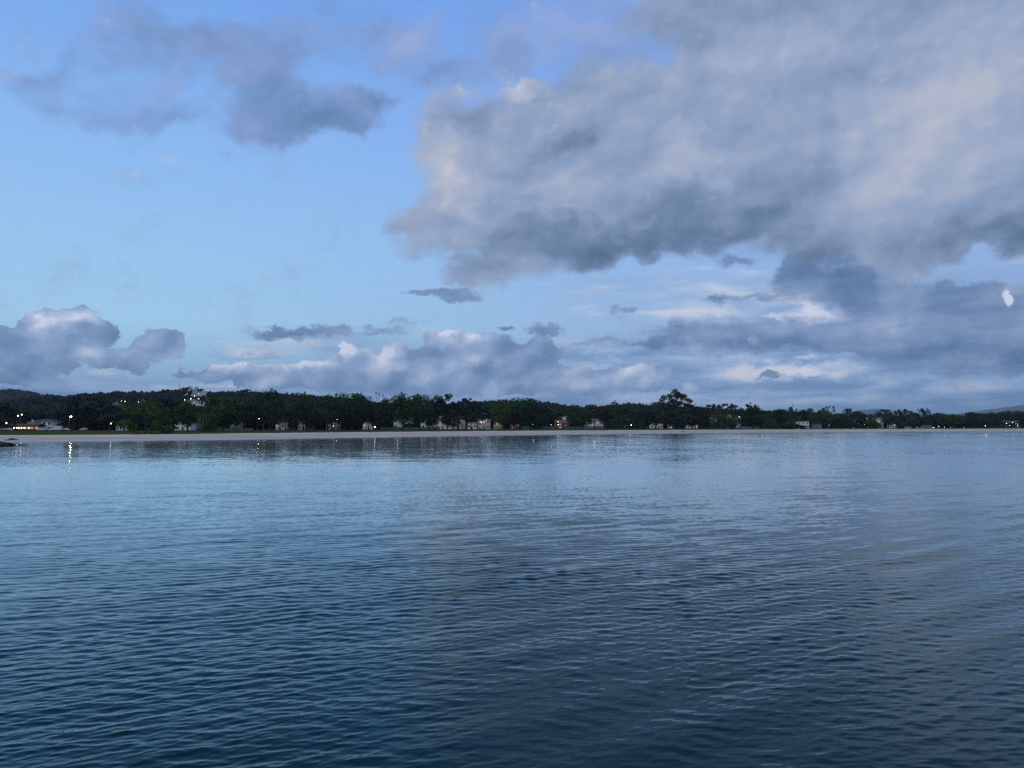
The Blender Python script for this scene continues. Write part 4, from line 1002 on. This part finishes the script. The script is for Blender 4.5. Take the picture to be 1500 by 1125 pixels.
house(862, 873, 599, 596.6, hill_depth(867, 603), 'white', 'concrete', 'white terraced house on the low hill behind the reddish pine', 'flat', 2, 3, (), base_py=603, group=hg)
house(871, 877, 595.6, 594, hill_depth(874, 600), 'cream', 'tile2', 'small cream house highest on the low hill behind the reddish pine', 'hip', 2, 2, (1,), base_py=600, group=hg)
house(163, 174, 590, 588.4, hill_depth(168.5, 593), 'grey', 'tile2', 'dim row house on the slope left of the willow, near two street lights', 'gable', 1, 3, (), base_py=593, group=hg)

# ------------------------------------------------------------------ beach bar with its terrace
def bar():
    Y = B(38, 118); a, b = place(21, Y), place(53, Y); L = b.x - a.x; c = (a + b) / 2
    root = empty('beach_bar', (c.x, Y, c.z)); tag(root, 'low beach bar with a red tiled roof over a lamplit terrace', 'bar')
    H = top_z(625.2, Y) - c.z; R_ = top_z(621.3, Y) - c.z
    MB().box(-L / 2, L / 2, 3.4, 9, -1, H + .05).build('wall', M['cream'], root)
    MB().poly([(-L / 2 - .4, -.4, H), (L / 2 + .4, -.4, H), (L / 2 + .4, 5, R_), (-L / 2 + 2, 5, R_), (-L / 2 - .4, 10, H), (L / 2 + .4, 10, H),
               (-L / 2 - .4, -.4, H + .2), (L / 2 + .4, -.4, H + .2), (L / 2 + .4, 5, R_ + .2), (-L / 2 + 2, 5, R_ + .2), (-L / 2 - .4, 10, H + .2), (L / 2 + .4, 10, H + .2)],
              [(0, 3, 2, 1), (3, 4, 5, 2), (6, 7, 8, 9), (9, 8, 11, 10), (0, 1, 7, 6), (4, 10, 11, 5), (0, 6, 9, 3), (3, 9, 10, 4), (1, 2, 8, 7), (2, 5, 11, 8)]).build('roof', M['tile'], root)
    for i in range(6):
        x = -L / 2 + L * i / 5
        MB().box(x - .09, x + .09, 0, .18, -.2, H).build('post', M['darkwood'], root)
    for i in range(4):
        x = -L / 2 + L * (i + .5) / 4
        f_ = MB().box(x - 1.0, x + 1.0, 3.33, 3.397, .8, 2.1).build('window', M['frame'], root)
        MB().box(x - .9, x + .9, 3.30, 3.328, .9, 2.0).build('pane', M['litwarm'], f_)
    MB().box(-L / 2 + .2, L / 2 - .2, 0.2, .28, 0.0, .9).build('railing', M['darkwood'], root)
    for i, px in enumerate((21.5, 25.5, 28.5, 33, 36.5, 43)):
        p_ = place(px, Y); nm = ['leftmost', 'second', 'third', 'fourth', 'fifth', 'rightmost'][i]
        r2 = empty('globe_lamp', (p_.x, Y + .1, c.z + H - .55)); tag(r2, f'{nm} warm globe lamp hanging under the eave of the red-roofed bar', 'lamp', 'globe lamps along the bar terrace')
        MB().tube([(0, 0, .55), (0, 0, .2)], [.02, .02], 6).build('cord', M['metal'], r2)
        MB().lathe([(.02, -.24), (.15, -.19), (.23, -.05), (.23, .06), (.14, .19), (.03, .24)], 12).build('globe', M['lampwarm'], r2, True)
bar()

# ------------------------------------------------------------------ street lamps
def lamp(px, py, Y, m, label, r=0.24, arm=0.8, base_py=None, name='street_lamp', group='street lamps along the shore'):
    p_ = place(px, Y); z0 = p_.z if base_py is None else top_z(base_py, Y)
    H = top_z(py, Y) - z0
    root = empty(name, (p_.x - arm, Y, z0)); tag(root, label, 'street lamp', group)
    MB().tube([(0, 0, -.5), (0, 0, .8), (0, 0, H - .1), (arm * .35, 0, H + .22), (arm, 0, H + .22)], [.12, .10, .07, .05, .05], 8).build('pole', M['metal'], root)
    MB().box(arm - .28, arm + .34, -.16, .16, H + .17, H + .30).build('lamp_head', M['metal'], root)
    MB().lathe([(.05 * r / .24, -r), (r * .7, -r * .72), (r, -r * .1), (r * .92, r * .35), (r * .55, r * .68)], 12, (arm, 0, H)).build('bulb', M[m], root, True)
LAMPS = [
 (104.5, 610.5, 105, 'lampmain', 'brightest lamp, greenish yellow, in front of the blackish conifer', .34), (27, 609, 125, 'lampwhite', 'tall white lamp above the red-roofed bar', .26), (32.3, 607.3, 150, 'lampwhite', 'white lamp a little higher, right of the one above the bar', .24),
 (10.3, 619.6, 120, 'lampwhite', 'white lamp at the left corner of the low flat building', .26), (9, 611, 170, 'lampwarm', 'dim warm light high in the leftmost blackish tree', .12), (163.5, 620.3, 110, 'lampwhite', 'white lamp left of the long low pavilion', .26),
 (257.5, 612.3, 80, 'lampyellow', 'yellow lamp left of the tree with two pale trunks', .2), (263, 601, 170, 'lampwhite', 'pale lamp high behind the whitish half-hidden house', .3), (379.5, 613.5, 70, 'lampyellow', 'bright yellow lamp under the reddish brown tree', .32), (388, 621, 110, 'lampwarm', 'faint lamp low behind the bright yellow one', .12), (432, 615, 90, 'lampwhite', 'small white lamp beside the narrow white house', .14), (330, 625, 70, 'lampwhite', 'low white lamp between trunks under the broad trees', .14),
 (493.7, 614, 80, 'lampyellow', 'yellow lamp right of the cream house behind dark trunks', .2), (489, 624, 90, 'lampwhite', 'low white lamp at the door of the cream house', .14), (538, 615.5, 90, 'lampwarm', 'warm lamp at the left of the lit bungalow', .14), (549.5, 625.3, 70, 'lampwarm', 'warm low lamp by the porch of the bungalow', .34), (582, 615.3, 80, 'lampwhite', 'whitish lamp in front of the small bright white block', .26),
 (704.8, 618.6, 80, 'lampwarm', 'warm lamp in front of the cream house with the glowing front', .22), (709.8, 606, 150, 'lampwhite', 'white lamp high above the cream house with the glowing front', .2), (712, 615.5, 100, 'lampwarm', 'faint warm lamp between thin trees left of the yellow house', .14), (752.8, 618.4, 90, 'lampwhite', 'small lamp over the low orange cabin', .16), (780, 622, 60, 'lampwarm', 'faint lamp over the wall right of the orange cabin', .10),
 (817.7, 617.8, 92, 'lampwarm', 'upper warm lamp at the corner of the rust-coloured house', .3), (817.5, 622, 90, 'lampwarm', 'lower warm lamp at the corner of the rust-coloured house', .3), (807.3, 622, 80, 'lampwhite', 'white lamp left of the rust-coloured house', .3), (824.5, 612, 175, 'lampwarm', 'lamp on the long white upper block', .26), (858.7, 611.5, 120, 'lampwarm', 'left one of two warm lamps over the white house with tall windows', .2), (862, 611.5, 120, 'lampwarm', 'right one of two warm lamps over the white house with tall windows', .2),
 (877.5, 613.3, 110, 'lampwarm', 'warm lamp in the middle of the reddish open pine', .22), (894.7, 611, 90, 'lampwhite', 'white lamp right of the reddish open pine', .3), (912, 618.8, 80, 'lampwarm', 'warm lamp left of the lone bright lamp among pointed trees', .26), (924.2, 622.8, 60, 'lampyellow', 'lone bright lamp low among the pointed green trees', .22), (949, 614, 110, 'lampwarm', 'warm lamp left of the broad cream house', .2),
 (1029, 618, 80, 'lampwarm', 'warm lamp under the blackish rounded tree', .28), (1042.5, 621.7, 50, 'lampyellow', 'yellow lamp left of the tall thin cottage', .16), (1062, 622, 45, 'lampwhite', 'white lamp in front of the tall thin cottage', .4), (1069, 617.8, 80, 'lampwarm', 'bright lamp below the orange-gabled house', .34), (1082.6, 610.3, 180, 'lampwhite', 'white lamp beside the house joined to the orange-gabled one', .26), (1088.7, 611, 150, 'lampwarm', 'small lamp over the low grey shed', .2),
 (1134.9, 617.6, 70, 'lampwarm', 'upper lamp between the bushes right of the dark rounded trees', .32), (1132.5, 621.4, 60, 'lampwhite', 'lower lamp between the bushes right of the dark rounded trees', .26), (1149.4, 617.4, 70, 'lampwhite', 'white lamp left of the pointed green tree', .34), (1192, 616.3, 70, 'lampwhite', 'white lamp behind the low grey gabled house', .22),
 (1214, 622.6, 35, 'lampwarm', 'faint lamp low in front of the three poplars', .14), (1265, 621.8, 60, 'lampwhite', 'bright lamp right of the small cream house', .36), (1290.2, 622.2, 60, 'lampwhite', 'lamp at the foot of the narrow cream wing', .3), (1309.7, 622.5, 50, 'lampwhite', 'lamp beside the little white house', .26),
 (1342.5, 626, 30, 'lampwarm', 'tiny lamp left of the low grey sheds', .18), (1366.5, 626.2, 30, 'lampwhite', 'bright low lamp right of the low grey sheds', .42), (1374, 624.6, 45, 'lampwarm', 'lamp right of the bright low one, below the umbrella pine', .4), (1382.6, 626, 35, 'lampwarm', 'small warm lamp second to the right of the umbrella pine', .3), (1391.7, 625.7, 40, 'lampwarm', 'dim warm lamp between rounded green trees on the right', .24), (1410.5, 626, 40, 'lampwarm', 'faint lamp by the dark trees before the headland', .2),
 (1442.5, 623.8, 60, 'lampwhite', 'lone bright lamp below the headland trees', .46), (1473.3, 620, 85, 'lampwhite', 'lamp before the leftmost headland house', .42), (1478, 623.3, 70, 'lampwhite', 'low lamp before the middle headland house', .38), (1482.8, 619, 88, 'lampwhite', 'lamp on the wall of the middle headland house', .36), (1489.6, 622.7, 70, 'lampwhite', 'low lamp right of the middle headland house', .36), (1487.6, 620.6, 80, 'lampwarm', 'warm lamp between the middle and right headland houses', .3), (1495.6, 618, 110, 'lampwarm', 'warm lamp before the highest headland house', .26),
]
for px, py, off, m, lab, r in LAMPS: r = r * (0.66 if px > 1250 else 0.85 if px > 800 else 1.0); lamp(px, py, B(px, off), m, lab, r)
HL = [(177.3, 587, 'left one of two white lights on the slope left of the willow', .9), (183, 588, 'right one of two white lights on the slope left of the willow', .8), (270.3, 585.7, 'lamp at the left end of the hillside hamlet', .9), (279.3, 584.2, 'lamp above the red roof in the hillside hamlet', .9), (290.8, 584, 'lamp between the white houses of the hillside hamlet', .9), (284.8, 580, 'lone lamp on the dark slope above the hamlet', .7), (290, 577, 'faint lamp just below the long white hall', .6), (307.3, 577, 'bright lamp at the right end of the long white hall', 1.2), (266.3, 595.5, 'lamp on the slope below the hamlet', .6), (203, 588.5, 'lamp between the hillside houses above the willow', .6), (213.7, 588.8, 'lamp by the broad-gabled hillside house', .7), (843.5, 594.3, 'white lamp on the skyline above the round green tree', .8), (876.5, 594.2, 'lamp on the low hill by the small cream house', .5)]
for px, py, lab, r in HL:
    D_ = hill_depth(px, py + 5.0) - 4 if py > 579 else 1480
    lamp(px, py, D_, 'lampwhite', lab, r * .55, 1.0, py + 5.5, group='street lamps on the hill')

# ------------------------------------------------------------------ masts
def mast(px, top, Y, label, name='floodlight_mast', base_py=None, lattice=False, group='floodlight masts above the trees'):
    p_ = place(px, Y); z0 = p_.z if base_py is None else top_z(base_py, Y); H = top_z(top, Y) - z0
    root = empty(name, (p_.x, Y, z0)); tag(root, label, 'mast', group)
    mb = MB(); w_ = .55 if not lattice else .8
    if lattice:
        for sx, sy in ((-1, -1), (1, -1), (1, 1), (-1, 1)): mb.tube([(sx * w_, sy * w_, 0), (sx * .2, sy * .2, H)], [.10, .07], 5)
        n = 12
        for i in range(n):
            z = H * i / n; k = w_ + (0.2 - w_) * i / n; k2 = w_ + (0.2 - w_) * (i + 1) / n
            mb.tube([(-k, -k, z), (k2, -k2, H * (i + 1) / n)], [.06, .06], 4); mb.tube([(k, k, z), (-k2, k2, H * (i + 1) / n)], [.06, .06], 4)
        mb.build('lattice_tower', M['metal'], root)
        MB().tube([(0, 0, H), (0, 0, H + 3)], [.06, .03], 6).build('antenna', M['metal'], root)
    else:
        mb.tube([(0, 0, 0), (0, 0, H * .5), (0, 0, H)], [.42, .34, .24], 10); mb.build('pole', M['metal'], root)
        hd = MB()
        for i in range(3):
            for j in (0, 1): hd.box(-1.1 + i * .8, -.5 + i * .8, -.3, .1, H - .8 + j * .8, H - .2 + j * .8)
        hd.build('floodlight_head', M['metal'], root)
mast(551, 575.5, B(551, 320), 'tallest thin floodlight mast, leftmost of three above the trees')
mast(554.8, 576.5, B(555, 330), 'thin floodlight mast, middle of three above the trees')
mast(561.2, 579, B(561, 360), 'shortest thin floodlight mast, rightmost of three above the trees')
mast(262.5, 563, 1480, 'slender radio mast on the hilltop left of the clump', 'radio_mast', 571, True, 'radio masts on the hilltop')
mast(281.5, 565, 1485, 'slender radio mast on the hilltop above the long white hall', 'radio_mast', 573, True, 'radio masts on the hilltop')

# hilltop clump of trees beside the hall
for px, top, wpx, kind, leaf, lab in [(268, 568, 12, 'broad', 'dark', 'rounded tree on the hill crest right of the left radio mast'), (274, 567, 10, 'broad', 'dark', 'rounded tree on the hill crest between the two radio masts'), (278, 565.5, 4, 'poplar', 'black', 'thin dark cypress on the hill crest beside the hall'),
                                      (287.5, 567, 8, 'cone', 'dark', 'pointed tree on the hill crest rising over the long hall'), (294, 569.5, 12, 'broad', 'dark', 'low rounded tree on the hill crest over the long hall')]:
    Y = 1505; base = place(px, Y); base.z = top_z(575.5, Y); crown, trunk = template(kind, leaf, 0); nm, cat = SPECIES[kind]
    root = bpy.data.objects.new(nm, None); COL.objects.link(root); root.location = base; root.scale = (wid(wpx, Y),) * 2 + (top_z(top, Y) - base.z,)
    link('trunk', trunk, root); link('crown', crown, root); tag(root, lab, cat, 'trees on the hilltop')

# ------------------------------------------------------------------ parked cars
def car(paint, loc, rz, label, van=False):
    root = empty('parked_van' if van else 'parked_car', loc, rz); tag(root, label, 'van' if van else 'car', 'cars parked along the promenade')
    if van:
        body = [(-2.75, .35), (-2.75, 2.25), (-2.6, 2.38), (1.1, 2.38), (1.35, 2.25), (1.9, 1.25), (2.6, 1.0), (2.75, .8), (2.75, .35)]
        W_ = .98
        MB().extrude(body, -W_, W_).build('body', M[paint], root, bevel=.04)
        MB().extrude([(1.0, 1.3), (1.0, 2.05), (1.32, 2.05), (1.78, 1.3)], -W_ - .012, W_ + .012).build('side_window', M['glass'], root)
        axle = (-1.75, 1.75); wr = .36
    else:
        body = [(-2.05, .32), (-2.1, .75), (-2.0, .98), (-1.1, 1.02), (1.0, .98), (1.85, .82), (2.1, .65), (2.1, .32)]
        W_ = .87
        MB().extrude(body, -W_, W_).build('body', M[paint], root, bevel=.05)
        MB().extrude([(-1.75, .995), (-1.35, 1.42), (-.2, 1.47), (.45, 1.38), (1.15, .985)], -W_ + .09, W_ - .09).build('cabin', M[paint], root, bevel=.03)
        MB().extrude([(-1.5, 1.04), (-1.22, 1.36), (-.2, 1.41), (.38, 1.33), (.92, 1.04)], -W_ + .075, W_ - .075).build('side_window', M['glass'], root)
        axle = (-1.3, 1.3); wr = .32
    for x in axle:
        for s in (-1, 1):
            def disc(r_, w0, w1):
                mb = MB(); n = 14; b = len(mb.v)
                pr = [(x + r_ * math.cos(2 * math.pi * k / n), wr + r_ * math.sin(2 * math.pi * k / n)) for k in range(n)]
                return mb.extrude(pr, w0, w1)
            ty = disc(wr, s * (W_ - .2), s * (W_ + .02)).build('wheel', M['rubber'], root)
            disc(wr * .6, s * (W_ + .021), s * (W_ + .035)).build('rim', M['rim'], ty)
    fx = body[-1][0]
    for s in (-.6, .6): MB().box(fx - .06, fx + .03, s - .16, s + .16, .62, .78).build('headlight', M['buoywhite'], root)
    return root
CARS = [(4, 'cargrey', 0, 'silver car at the left edge before the low flat building', False), (14, 'carwhite', .1, 'white car left of the lamplit bar terrace', False), (64, 'carwhite', 3.1, 'white car parked left of the white van', False), (75, 'carwhite', .05, 'white car tucked against the white van', False),
        (83.5, 'carwhite', 3.14, 'big white van right of the white two-storey house', True), (97, 'carwhite', 0, 'white car left of the bright lamp post', False), (123.5, 'cargrey', 2.9, 'pale car under the blackish twin-topped conifer', False), (424, 'cardark', .2, 'dark car with red tail lights glowing under the trees', False)]
for px, paint, rz, lab, van in CARS:
    Y = B(px, 111 if px < 300 else 105); p_ = place(px, Y); p_.z += .17
    c_ = car(paint, p_, rz, lab, van)
    if px == 424:
        for s in (-.55, .55):
            MB().box(-2.14, -2.06, s - .16, s + .16, .6, .78).build('tail_light', M['tail'], c_)
        c_.rotation_euler = (0, 0, 1.35)

# ------------------------------------------------------------------ walls, hedges, shed
def garden_wall(px0, px1, top, off, m, label):
    n = max(3, int((px1 - px0) / 4)); pts = [place(px0 + (px1 - px0) * i / n, B(px0 + (px1 - px0) * i / n, off)) for i in range(n + 1)]
    root = empty('garden_wall', pts[0]); tag(root, label, 'wall', 'garden walls behind the shore')
    o = pts[0]; H = [top_z(top, p_.y) - p_.z for p_ in pts]
    def sheet(z0, z1, half):
        mb = MB(); v = []
        for p_, h in zip(pts, H):
            a = p_ - o
            zt = a.z + (h if z1 is None else h + z1); zb = a.z - .5 if z0 is None else a.z + h + z0
            v += [(a.x, a.y - half, zb), (a.x, a.y + half, zb), (a.x, a.y + half, zt), (a.x, a.y - half, zt)]
        f = []
        for i in range(n):
            b = i * 4
            for k in range(4): f.append((b + k, b + (k + 1) % 4, b + 4 + (k + 1) % 4, b + 4 + k))
        f += [(0, 3, 2, 1), (n * 4, n * 4 + 1, n * 4 + 2, n * 4 + 3)]
        mb.poly(v, f); return mb
    sheet(None, None, .12).build('wall_face', M[m], root)
    sheet(.003, .12, .2).build('coping', M['concrete'], root)
garden_wall(557, 645, 626, 100, 'concrete', 'long pale wall behind the rounded trees, left of the big villa')
garden_wall(763, 775, 624.4, 85, 'stone', 'short stone wall under the tall dark green tree')
garden_wall(795, 813, 624.8, 80, 'stone', 'grey wall left of the rust-coloured house')
garden_wall(833, 853, 625, 78, 'stone', 'grey wall right of the rust-coloured house')
garden_wall(850, 887, 624.6, 95, 'concrete', 'pale wall in front of the bright white houses')
garden_wall(314, 372, 627.6, 88, 'stone', 'low stone wall under the broad rounded trees')
garden_wall(1088, 1112, 625, 62, 'concrete', 'pale wall behind the dark rounded trees right of the cottage')
garden_wall(1340, 1366, 626, 32, 'stone', 'low wall along the narrow end of the beach')

def hedge(px0, px1, top, off, leaf, label):
    r = np.random.RandomState(int(px0)); n = int((px1 - px0) * 60)
    c0 = place((px0 + px1) / 2, B((px0 + px1) / 2, off)); ct, bt = [], []
    k = max(2, int((px1 - px0) / 3)); V, F = [], []
    for i in range(k + 1):
        px = px0 + (px1 - px0) * i / k; p_ = place(px, B(px, off)) - c0; h = (top_z(top, B(px, off)) - place(px, B(px, off)).z)
        V.append((p_.x, p_.y, p_.z, h))
    V = np.array(V); t = r.uniform(0, k, n); a = np.minimum(t.astype(int), k - 1); f = (t - a)[:, None]
    q = V[a] * (1 - f) + V[a + 1] * f
    hh = q[:, 3] * (0.8 + 0.35 * value_noise(t * 1.3, t * 0, int(px0)))
    c = np.stack([q[:, 0], q[:, 1] + r.uniform(-1.2, 1.2, n), q[:, 2] + r.uniform(0, 1, n) ** .7 * hh], 1)
    u = r.normal(size=(n, 3)); u /= np.linalg.norm(u, axis=1)[:, None]; v = np.cross(u, r.normal(size=(n, 3))); v /= np.linalg.norm(v, axis=1)[:, None]
    s = .5 * r.uniform(.5, 1.4, (n, 1)) * (px1 / px1)
    Q = np.stack([c - u * s, c + v * s, c + u * s, c - v * s], 1).reshape(-1, 3)
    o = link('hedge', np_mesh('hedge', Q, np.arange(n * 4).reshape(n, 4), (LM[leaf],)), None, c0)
    tag(o, label, 'hedge', 'hedges behind the shore')
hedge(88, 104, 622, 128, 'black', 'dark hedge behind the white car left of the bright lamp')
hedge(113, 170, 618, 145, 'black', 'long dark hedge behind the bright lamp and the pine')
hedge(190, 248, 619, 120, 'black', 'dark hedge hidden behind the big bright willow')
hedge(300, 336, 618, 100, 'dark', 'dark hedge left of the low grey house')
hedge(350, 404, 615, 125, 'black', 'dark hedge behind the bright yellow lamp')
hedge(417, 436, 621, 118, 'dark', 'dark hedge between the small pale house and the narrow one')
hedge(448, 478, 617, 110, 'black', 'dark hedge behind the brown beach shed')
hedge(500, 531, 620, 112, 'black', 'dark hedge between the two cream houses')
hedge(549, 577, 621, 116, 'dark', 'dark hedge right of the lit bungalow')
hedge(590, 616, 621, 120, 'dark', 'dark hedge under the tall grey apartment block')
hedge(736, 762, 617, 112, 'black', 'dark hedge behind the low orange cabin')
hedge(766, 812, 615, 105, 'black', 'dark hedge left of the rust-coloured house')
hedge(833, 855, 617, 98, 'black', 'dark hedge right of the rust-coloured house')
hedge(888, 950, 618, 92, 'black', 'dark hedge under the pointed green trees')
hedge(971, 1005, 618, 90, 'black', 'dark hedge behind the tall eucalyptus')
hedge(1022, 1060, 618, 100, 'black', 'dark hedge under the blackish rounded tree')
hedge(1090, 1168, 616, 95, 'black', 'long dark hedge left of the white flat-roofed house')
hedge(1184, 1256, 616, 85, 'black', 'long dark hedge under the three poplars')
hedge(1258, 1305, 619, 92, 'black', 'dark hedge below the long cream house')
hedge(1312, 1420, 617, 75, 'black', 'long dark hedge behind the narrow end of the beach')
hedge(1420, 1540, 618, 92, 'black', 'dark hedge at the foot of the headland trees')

def shed():
    Y = B(453, 6); p_ = place(453, Y); L = wid(11.5, Y); H = top_z(626.4, Y) - p_.z
    root = empty('beach_shed', p_); tag(root, 'brown timber beach shed with a thin overhanging roof on the lawn', 'shed')
    MB().box(-L / 2 + .3, L / 2 - .3, 0, 2.6, -.3, H - .15).build('wall', M['darkwood'], root)
    MB().box(-L / 2, L / 2, -.5, 3.1, H - .147, H + .05).build('roof', M['slate'], root)
    MB().box(-.5, .5, -.05, -.003, 0, H - .5).build('door', M['darkwood'], root)
    for s in (-1, 1): MB().box(s * L * .28 - .35, s * L * .28 + .35, -.04, -.003, .7, 1.4).build('window', M['glass'], root)
shed()

# ------------------------------------------------------------------ buoys
def buoy(px, py_top, py_bot, body, top, label, cat='buoy'):
    v = (py_bot - 624.0); Y = CAM_H * F_PX / v; r_ = wid(py_bot - py_top, Y) * .64
    x = (px - CX) / F_PX * Y
    root = empty('buoy', (x, Y, 0)); tag(root, label, cat, 'mooring buoys on the bay')
    MB().lathe([(.05 * r_, -.5 * r_), (.7 * r_, -.35 * r_), (1.0 * r_, 0), (1.02 * r_, .16 * r_)], 20).build('float', M[body], root, True)
    MB().lathe([(1.01 * r_, .165 * r_), (.95 * r_, .7 * r_), (.70 * r_, 1.12 * r_), (.36 * r_, 1.36 * r_), (.05 * r_, 1.42 * r_)], 20).build('cap', M[top], root, True)
    MB().tube([(-.12 * r_, 0, 1.38 * r_), (-.1 * r_, 0, 1.62 * r_), (.1 * r_, 0, 1.62 * r_), (.12 * r_, 0, 1.38 * r_)], [.03 * r_] * 4, 6).build('mooring_ring', M['metal'], root)
buoy(871.3, 645.0, 650.0, 'buoyyel', 'buoypale', 'big round yellow buoy with a pale top in mid water')
buoy(1443.7, 634.9, 638.6, 'buoywhite', 'buoywhite', 'large round white buoy at the far right')
buoy(781.5, 643.3, 645.4, 'buoywhite', 'buoywhite', 'tiny white buoy left of the yellow one, near the beach')
buoy(1066.8, 643.6, 645.2, 'buoywhite', 'buoywhite', 'tiny white buoy in open water right of the eucalyptus')
buoy(1115.4, 636.8, 638.9, 'buoywhite', 'buoywhite', 'small white buoy close to the beach right of the pine grove')
buoy(1383.3, 637.3, 638.8, 'buoywhite', 'buoywhite', 'tiny white buoy left of the large white one')
buoy(117, 648.8, 650.4, 'buoywhite', 'buoywhite', 'tiny white buoy just off the left beach, right of the lamp reflection')

# ------------------------------------------------------------------ rocks
def rock(px, py_bot, wpx, hpx, m, label, seed, aspect=1.0, z=0.0, elong=0.6):
    import bmesh
    Y = (CAM_H - z) * F_PX / (py_bot - 624.0); W_ = wid(wpx, Y); H = wid(hpx, Y)
    bm = bmesh.new(); bmesh.ops.create_icosphere(bm, subdivisions=4, radius=1.0)
    for v_ in bm.verts:
        n = mnoise.fractal(v_.co * 1.6 + Vector((seed, 0, 0)), 0.8, 2.0, 5) * .35
        n2 = mnoise.cell(v_.co * 3 + Vector((seed, 3, 0))) * .08
        v_.co *= 1 + n + n2
        v_.co.x *= W_ / 2; v_.co.y *= W_ / 2 * elong; v_.co.z *= H
        if v_.co.z < 0: v_.co.z *= .3
    me = bpy.data.meshes.new('rock'); bm.to_mesh(me); bm.free(); me.materials.append(M[m])
    o = link('rock', me, None, ((px - CX) / F_PX * Y, Y, z)); tag(o, label, 'rock', 'rocks at the water edge')
rock(-14, 653.0, 72, 5.5, 'rock', 'dark brown flat reef rock entering at the left edge', 3, elong=.5)
rock(15, 652.6, 18, 3.0, 'rock', 'low dark rock at the tip of the left reef', 7)
rock(34, 652.0, 12, 1.3, 'rock', 'small dark stone awash right of the left reef', 9)
rock(19, 644.6, 12, 3.0, 'rockdry', 'grey rock heap on the left beach', 12, z=.55)
rock(25, 644.8, 8, 1.6, 'rockdry', 'small grey rock right of the heap on the left beach', 13, z=.5)
rock(12, 645.0, 7, 1.4, 'rockdry', 'small grey rock left of the heap on the left beach', 14, z=.5)
rock(1000, 632.6, 3.2, 1.2, 'rockdry', 'dark boulder alone on the sand below the eucalyptus', 15, z=.9)
rock(1204, 633.2, 9, .6, 'rock', 'thin dark weedy rock at the waterline right of the white house', 16, z=.02)

# ------------------------------------------------------------------ damp dusk air
def haze():
    m = bpy.data.materials.new('haze_air'); m.use_nodes = True
    t = NT(m.node_tree)
    pv = t.add('ShaderNodeVolumePrincipled', {'Color': (0.58, 0.82, 1.0, 1), 'Density': 0.00004, 'Anisotropy': 0.0})
    o = t.add('ShaderNodeOutputMaterial'); t.t.links.new(pv.outputs[0], o.inputs[1])
    m.cycles.homogeneous_volume = True
    b = MB().box(-26000, 26000, -4000, 25000, -30, 560).build('haze', m)
    tag(b, kind='stuff')
haze()
